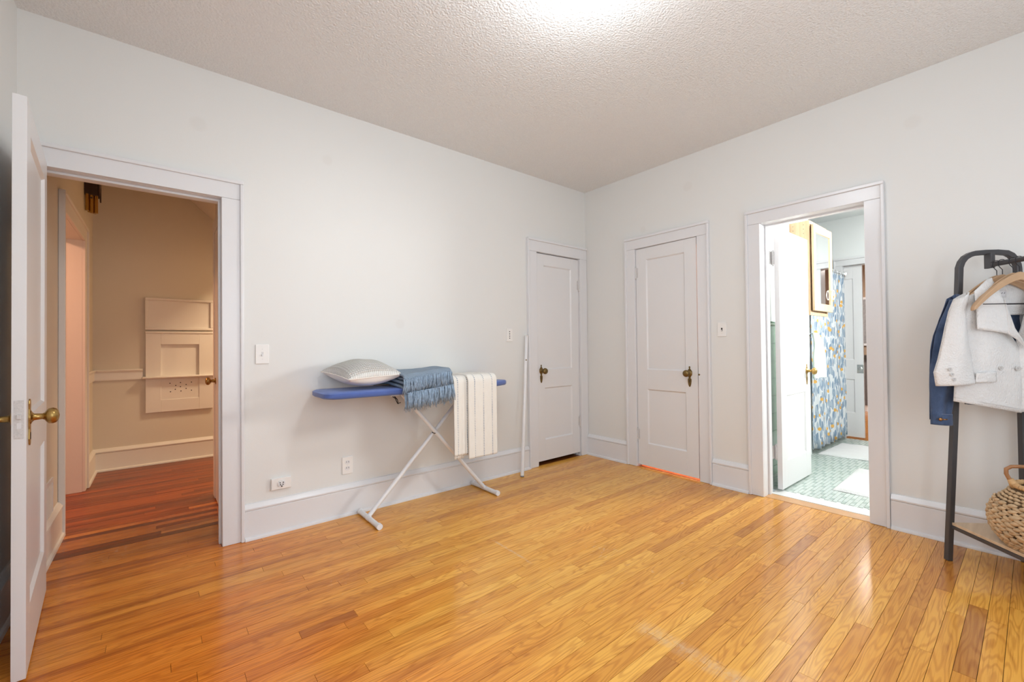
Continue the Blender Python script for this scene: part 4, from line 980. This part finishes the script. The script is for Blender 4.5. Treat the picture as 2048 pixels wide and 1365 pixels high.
def end_frame(dd, nm):
    c = [Vector(p) for p in frame_loop(dd)]; vs = []; n = len(c); hw = .0125
    for i, p in enumerate(c):
        t = (c[min(i+1, n-1)]-c[max(i-1, 0)]).normalized(); nn = Vector((-t.y, t.x))
        for a, b in ((-1, -1), (1, -1), (1, 1), (-1, 1)):
            q = p+nn*hw*a; vs.append(rloc(q.x, dd+hw*b, q.y))
    fs = [(i*4+k, i*4+(k+1) % 4, (i+1)*4+(k+1) % 4, (i+1)*4+k) for i in range(n-1) for k in range(4)]+[(3, 2, 1, 0), tuple((n-1)*4+k for k in range(4))]
    o = MB().add(vs, fs).build(nm, M['black_metal'], cr, bevel=.0025); return o
end_frame(0, 'end_frame'); end_frame(RLEN, 'end_frame')
mb = MB(); mb.tube([rloc(.213, .030, 1.532), rloc(.213, RLEN-.03, 1.532)], .0125, 16); autosmooth(mb.build('hanging_bar', M['black_metal'], cr))
for dd in (.0, RLEN):
    mb = MB(); vs = [rloc(.213+a, dd+b, z) for z in (1.515, 1.592) for a, b in ((-.010, -.004), (.010, -.004), (.010, .034), (-.010, .034))] if dd == 0 else [rloc(.213+a, dd+b, z) for z in (1.515, 1.592) for a, b in ((-.010, .004), (.010, .004), (.010, -.034), (-.010, -.034))]
    mb.add(vs, [(0, 1, 2, 3), (4, 5, 6, 7), (0, 1, 5, 4), (1, 2, 6, 5), (2, 3, 7, 6), (3, 0, 4, 7)]); mb.build('bar_bracket', M['black_metal'], cr, bevel=.002)
# shelf
sv = [rloc(s, dd, z) for z in (.186, .200) for s, dd in ((.012, .010), (.352, .010), (.352, RLEN-.01), (.012, RLEN-.01))]
MB().add(sv, [(3, 2, 1, 0), (4, 5, 6, 7), (0, 1, 5, 4), (1, 2, 6, 5), (2, 3, 7, 6), (3, 0, 4, 7)]).build('shelf_board', M['shelf_oak'], cr, bevel=.001)
def rbar(s0, d0, s1, d1, z, w_=.0085):
    a, b = rk(s0, d0, z)-L1, rk(s1, d1, z)-L1; t = (b-a).normalized(); q = Vector((-t.y, t.x, 0)); up = Vector((0, 0, 1)); vs = []
    for p in (a, b): vs += [tuple(p+q*w_*i+up*w_*j) for i, j in ((-1, -1), (1, -1), (1, 1), (-1, 1))]
    MB().add(vs, [(0, 1, 2, 3), (4, 5, 6, 7), (0, 1, 5, 4), (1, 2, 6, 5), (2, 3, 7, 6), (3, 0, 4, 7)]).build('shelf_rail', M['black_metal'], cr, bevel=.001)
rbar(.018, 0, .018, RLEN, .1765); rbar(.350, 0, .350, RLEN, .1765); rbar(.02, .012, .345, .012, .1765); rbar(.02, RLEN-.012, .345, RLEN-.012, .1765)
# hangers
def hanger(dd, label, half=.235, zr=0.0, bars=True):
    base_ = rk(.213, dd, 1.47); h = thing('wooden_hanger', label, 'hanger', tuple(base_), 0, 'wooden hangers on the rack bar')
    def hl(s, q, z): return tuple(T2*s+N2*q+Vector((0, 0, z-1.47)))
    # curved shoulder bar
    n = 18; vs = []; m_ = 2*n+1
    for i in range(m_):
        f = (i-n)/n; s = f*half; az = abs(f)
        z = 1.462-.16*az**1.35 if az > .08 else 1.462-.16*.08**1.35*az/.08
        fwd = .030*az**2
        hw = .020*(1-az)+.0115*az; t = .0062+.004*az
        if az > .97: hw *= .7; t *= .7
        for a, b in ((-1, -1), (1, -1), (1, 1), (-1, 1)): vs.append(hl(s, fwd+t*a, z+hw*b-.008))
    fs = [(i*4+k, i*4+(k+1) % 4, (i+1)*4+(k+1) % 4, (i+1)*4+k) for i in range(m_-1) for k in range(4)]+[(3, 2, 1, 0), tuple((m_-1)*4+k for k in range(4))]
    MB().add(vs, fs).build('shoulder_bar', M['beech'], h, bevel=.004)
    hk = MB(); pts = [hl(0, 0, 1.468), hl(0, 0, 1.497)]
    pts += [hl(-.012, 0, 1.510), hl(-.019, 0, 1.522)]
    for a in range(190, -40, -20): pts.append(hl(.0185*math.cos(math.radians(a)), 0, 1.532+.0165*math.sin(math.radians(a))))
    hk.tube(pts, .0018, 8); autosmooth(hk.build('hook', M['hook'], h), 1.5)
    if bars:
        hb_ = MB(); hb_.tube([hl(-half*.74, .012, 1.318), hl(half*.74, .012, 1.318)], .0023, 8); autosmooth(hb_.build('trouser_bar', M['hook'], h))
    return h
hanger(.050, 'wooden hanger inside the blue denim jacket', bars=False)
hanger(.078, 'wooden hanger inside the white jacket', bars=False)
hanger(.128, 'empty wooden hanger with black trouser bar just in front of the white jacket', half=.215)
hanger(.158, 'frontmost empty wooden hanger, its tip over the white jacket shoulder')

# garment panels: boundary curves in (s,z), depth bulge
def interp(c, v):
    c = [(*p, 0)[:3] for p in c]; n = len(c)-1; f = v*n; i = min(n-1, int(f)); f -= i; a, b = c[i], c[i+1]
    return tuple(a[k]*(1-f)+b[k]*f for k in range(len(a)))
def panel(left, right, dd, bulge, nu=24, nv=36, wr=.003, seed=0, smooth=True):
    def fn(u, v):
        a, b = interp(left, v), interp(right, v); s = a[0]*(1-u)+b[0]*u; z = a[1]*(1-u)+b[1]*u
        da = a[2] if len(a) > 2 else 0; db = b[2] if len(b) > 2 else 0
        d = dd+da*(1-u)+db*u+bulge*math.sin(math.pi*u)**.7+wr*math.sin(u*9+v*5+seed)+wr*.6*math.sin(u*4-v*13+seed*2)
        return tuple(rk(s, d, z))
    ls = abs(left[0][1]-left[-1][1])+.001; ws = abs(right[0][0]-left[0][0])+abs(right[-1][0]-left[-1][0])
    return MB().grid(fn, nu, nv, lambda u, v: (u*max(ws/2, .05)+seed*.3, v*max(ls, .05)))
def gadd(t, mb, nm, m, solid=.003, label=None):
    o = mb.build(nm, m, t, smooth=True, solid=solid, label=label); o.location = tuple(-Vector(t.location)); return o
# --- denim jacket
dj = thing('denim_jacket', 'blue denim jacket hanging behind the white jacket, its sleeve showing', 'jacket', tuple(rk(.213, .045, 1.45)), 0, 'jackets on the rack')
L = [(-.0, 1.352), (-.040, 1.255), (-.066, 1.17), (-.080, 1.09), (-.088, .99), (-.090, .86), (-.094, .735)]
Rt = [(.045, 1.385), (.05, 1.25), (.045, 1.15), (.035, 1.05), (.022, .95), (.010, .86), (.002, .768)]
gadd(dj, panel(L, Rt, .030, .030, seed=1, wr=.006), 'sleeve', M['denim'])
gadd(dj, panel([(a, b, 0) for a, b in L], [(a, b, 0) for a, b in Rt], .024, -.012, seed=2), 'sleeve_back', M['denim'])
gadd(dj, panel([(-.096, .772), (-.098, .712)], [(.004, .765), (.005, .708)], .034, .028, 14, 6, wr=0), 'cuff', M['denim'], .005)
sm = MB(); sm.tube([rk(-.094+.097*i/10, .036+.030*math.sin(math.pi*i/10)**.7, .770-.005*i/10) for i in range(11)], .0012, 5); gadd(dj, sm, 'stitching', M['stitch'], 0)
bn = MB(); bn.lathe([(0, .0085), (.003, .0085), (.005, .004)], rk(-.073, .062, .742), N2, 14); gadd(dj, bn, 'cuff_button', M['copper'], 0)
bn = MB(); bn.tube([rk(-.062, .064, .741), rk(-.044, .066, .742)], .003, 6); gadd(dj, bn, 'buttonhole', M['copper'], 0)
Lb = [(.02, 1.37), (.06, 1.25), (.07, 1.1), (.072, .95), (.075, .815)]; Rb = [(.40, 1.37), (.37, 1.25), (.36, 1.1), (.355, .95), (.35, .800)]
gadd(dj, panel(Lb, Rb, .035, .012, seed=3), 'body_front', M['denim']); gadd(dj, panel(Lb, Rb, .020, -.010, seed=4), 'body_back', M['denim_dark'])
gadd(dj, panel([(.39-a*.5, b) for a, b in Rt], [(.39-a*.5, b) for a, b in L], .030, .030, seed=5), 'sleeve', M['denim'])
# --- white jacket
C0 = .250; WD = .098
wj = thing('white_jacket', 'white puckered double-breasted jacket with wide collar and bell sleeves', 'jacket', tuple(rk(.213, WD, 1.45)), 0, 'jackets on the rack')
def mir(c): return [(C0+(C0-p[0])*.60, *p[1:]) for p in c]
# body front (left in view), from shoulder to hem
bl_ = [(-.010, 1.352, -.004), (.005, 1.25), (.012, 1.15), (-.010, 1.05), (-.030, .95), (-.043, .839)]
br_ = [(.130, 1.415, .004), (.170, 1.30), (.205, 1.20), (.262, 1.105), (.262, .95), (.262, .782)]
gadd(wj, panel(bl_, br_, WD, .028, 36, 44, seed=1, wr=.0035), 'body_front', M['seersucker'])
gadd(wj, panel(mir(br_), mir(bl_), WD-.006, .028, 30, 40, seed=2), 'body_front', M['seersucker'])
gadd(wj, panel([(.10, 1.40), (.00, 1.05), (-.04, .86)], [(.40, 1.40), (.44, 1.05), (.44, .86)], WD-.045, -.02, 24, 24), 'body_back', M['lining'])
# sleeves
sl_ = [(-.037, 1.350, 0), (-.062, 1.29), (-.080, 1.22), (-.098, 1.13), (-.116, 1.05), (-.136, .985), (-.126, .916)]
sr_ = [(.020, 1.385, .004), (-.002, 1.30, .008), (.004, 1.20, .010), (.010, 1.12, .012), (.020, 1.05, .014), (.030, .99, .014), (.036, .930, .014)]
gadd(wj, panel(sl_, sr_, WD+.012, .030, 26, 40, seed=6, wr=.0015), 'sleeve', M['seersucker'])
gadd(wj, panel(sl_, sr_, WD+.008, -.006, 16, 30, seed=6, wr=.001), 'sleeve_back', M['seersucker'])
gadd(wj, panel(mir(sr_), mir(sl_), WD+.012, .030, 20, 30, seed=8), 'sleeve', M['seersucker'])
# pocket flap
gadd(wj, panel([(.034, .982, 0), (.030, .934, 0)], [(.124, .990, 0), (.122, .938, 0)], WD+.034, .006, 12, 6, wr=.001), 'pocket_flap', M['seersucker'], .004)
hem = MB(); hem.tube([rk(-.040+.300*i/20, WD+.004+.028*math.sin(math.pi*i/20)**.7, .858-.058*i/20) for i in range(21)], .0011, 5); gadd(wj, hem, 'hem_stitching', M['lining'], 0)
# collar wings / lapels (left in view)
cl_ = [(.128, 1.452, -.020), (.080, 1.425, .004), (.036, 1.386, .012), (.036, 1.30, .016), (.038, 1.197, .018)]
cr_ = [(.136, 1.452, -.020), (.146, 1.40, .004), (.158, 1.34, .014), (.176, 1.26, .018), (.176, 1.172, .020)]
gadd(wj, panel(cl_, cr_, WD+.022, .008, 22, 26, wr=.0015, seed=9), 'collar', M['seersucker'], .005)
ll_ = [(.158, 1.34, .016), (.165, 1.26, .018), (.172, 1.172, .018), (.215, 1.145, .014), (.252, 1.108, .008)]
lr_ = [(.160, 1.34, .016), (.180, 1.26, .020), (.200, 1.20, .020), (.232, 1.150, .016), (.262, 1.104, .008)]
gadd(wj, panel(ll_, lr_, WD+.024, .004, 12, 20, wr=.001, seed=10), 'lapel', M['seersucker'], .005)
gadd(wj, panel(mir(cr_), mir(cl_), WD+.020, .008, 22, 26, wr=.0015, seed=11), 'collar', M['seersucker'], .005)
gadd(wj, panel(mir(lr_), mir(ll_), WD+.022, .004, 12, 20, wr=.001, seed=12), 'lapel', M['seersucker'], .005)
# inner yoke and label
gadd(wj, panel([(.120, 1.425), (.13, 1.33), (.16, 1.27)], [(.375, 1.425), (.36, 1.33), (.33, 1.27)], WD-.028, -.010, 16, 14, wr=.001), 'inner_yoke', M['seersucker'])
gadd(wj, panel([(.165, 1.392), (.168, 1.362)], [(.228, 1.390), (.228, 1.360)], WD-.021, 0, 4, 2, wr=0), 'neck_label', M['label_m'], .001)
ink = MB()
for i in range(5):
    c_ = (.175+i*.011, 1.379); ink.tube([rk(c_[0]-.002, WD-.019, c_[1]-.003), rk(c_[0]+.002, WD-.019, c_[1]+.003)], .0012, 5)
for a, b in ((.192, 1.362), (.200, 1.357), (.203, 1.352)): ink.tube([rk(a, WD-.019, b), rk(a+.005, WD-.019, b)], .0014, 5)
gadd(wj, ink, 'label_print', M['ink'], 0)['kind'] = 'stuff'
# buttons
def button(s, z, dd, r=.0095):
    b = MB(); b.lathe([(0, r*.9), (.0015, r), (.0032, r), (.0038, r*.8), (.0028, r*.55), (.0026, r*.1)], rk(s, dd, z), N2, 18)
    o = gadd(wj, b, 'button', M['button'], 0)
    h = MB()
    for a, c in ((-.0018, -.0018), (.0018, -.0018), (.0018, .0018), (-.0018, .0018)): h.lathe([(0, .0009), (.0006, .0009)], rk(s+a, dd+.0027, z+c), N2, 6)
    h.build('thread_holes', M['ink'], o)['kind'] = 'stuff'
button(.146, 1.006, WD+.032); button(.229, 1.003, WD+.024, .0115)
button(-.092, 1.002, WD+.0445, .0085); button(-.084, .976, WD+.0455, .0085); button(-.076, .952, WD+.0465, .0085)
bh = MB(); bh.tube([rk(.200, WD+.030, 1.003), rk(.216, WD+.029, 1.003)], .0010, 5); gadd(wj, bh, 'buttonhole', M['lining'], 0); bh = MB(); bh.tube([rk(.243, WD+.023, 1.003), rk(.254, WD+.020, 1.003)], .0010, 5); gadd(wj, bh, 'buttonhole', M['lining'], 0)
# ---------------------------------------------------------------- basket
bc = rk(.165, .318, .201)
bs = thing('seagrass_basket', 'round braided seagrass basket with cane handles on the rack shelf', 'basket', tuple(bc))
prof = [(.0, .128), (.01, .140), (.04, .162), (.08, .180), (.115, .187), (.15, .184), (.185, .170), (.215, .150), (.24, .128), (.262, .112)]
autosmooth(MB().lathe(prof, (0, 0, 0), (0, 0, 1), 40).build('inner_shell', M['cane'], bs), 1.2)
def prof_r(z):
    for (a, ra), (b, rb) in zip(prof[:-1], prof[1:]):
        if z <= b: return ra+(rb-ra)*(z-a)/(b-a)
    return prof[-1][1]
br = MB(); rr = random.Random(5); z = .008; row = 0
while z < .262:
    coarse = .055 < z < .20; hh = .0225 if coarse else .0125; r = prof_r(min(z, .26)); n = int(2*math.pi*r/(.043 if coarse else .026))
    for half in (0, 1) if coarse else (0,):
        for i in range(n):
            a = 2*math.pi*(i+.5*half+.37*row)/n+rr.uniform(-.02, .02); zz = z+(hh*.25 if half else -hh*.25)*1.0
            ta = Vector((-math.sin(a), math.cos(a), 0)); na = Vector((math.cos(a), math.sin(a), 0))
            slope = (.30 if half else -.30)*(1 if coarse else .4); dirv = (ta+Vector((0, 0, slope))).normalized(); upv = dirv.cross(na)
            c_ = na*(r+.002)+Vector((0, 0, zz)); hl_ = (.0235 if coarse else .0145)*rr.uniform(.9, 1.1); hw = hh*(.44 if coarse else .62)*rr.uniform(.9, 1.15)
            vs = []
            for f, g in ((-1, .15), (-.5, .85), (0, 1), (.5, .85), (1, .15)):
                for k_ in range(6):
                    t = 2*math.pi*k_/6; vs.append(c_+dirv*hl_*f+upv*math.cos(t)*hw*g+na*(math.sin(t)*hw*.95*g+.005*g))
            fs = [(j*6+k_, j*6+(k_+1) % 6, (j+1)*6+(k_+1) % 6, (j+1)*6+k_) for j in range(4) for k_ in range(6)]
            br.add(vs, fs)
    z += hh; row += 1
o = br.build('braid', M['braid'], bs, smooth=True); o['kind'] = 'stuff'
rm = MB()
for i in range(46):
    a0, a1 = 2*math.pi*i/46, 2*math.pi*(i+.9)/46
    rm.tube([Vector((.108*math.cos(a0+(a1-a0)*q/3), .108*math.sin(a0+(a1-a0)*q/3), .272+.003*q/3)) for q in range(4)], [.010, .0125, .0125, .010], 8)
rm.build('rim', M['rim'], bs, smooth=True)
hp = [(-.108, .262), (-.122, .290), (-.134, .320), (-.134, .342), (-.118, .356), (-.09, .361), (0, .364), (.09, .361), (.118, .356), (.134, .342), (.134, .320), (.122, .290), (.108, .262)]
hx = Vector((-.18, .98, 0)).normalized()
MB().tube([hx*-a+Vector((0, 0, z)) for a, z in hp], .008, 12).build('handle', M['handle'], bs, smooth=True)
for sg in (1, -1):
    MB().tube([hx*.106*sg+Vector((0, 0, .258)), hx*.113*sg+Vector((0, 0, .276)), hx*.122*sg+Vector((0, 0, .298))], [.014, .015, .0115], 10).build('handle_wrap', M['rim'], bs, smooth=True)

# added point light under the lamp dome to sharpen its shadows
pl_ = D_.lights.new('lamp_shadow_point', 'POINT'); pl_.energy = LAMP_W; pl_.color = (.86, .95, 1); pl_.shadow_soft_size = .05
po = D_.objects.new('lamp_shadow_point', pl_); COL.objects.link(po); po.location = (-2.11, -1.87, H-.20)
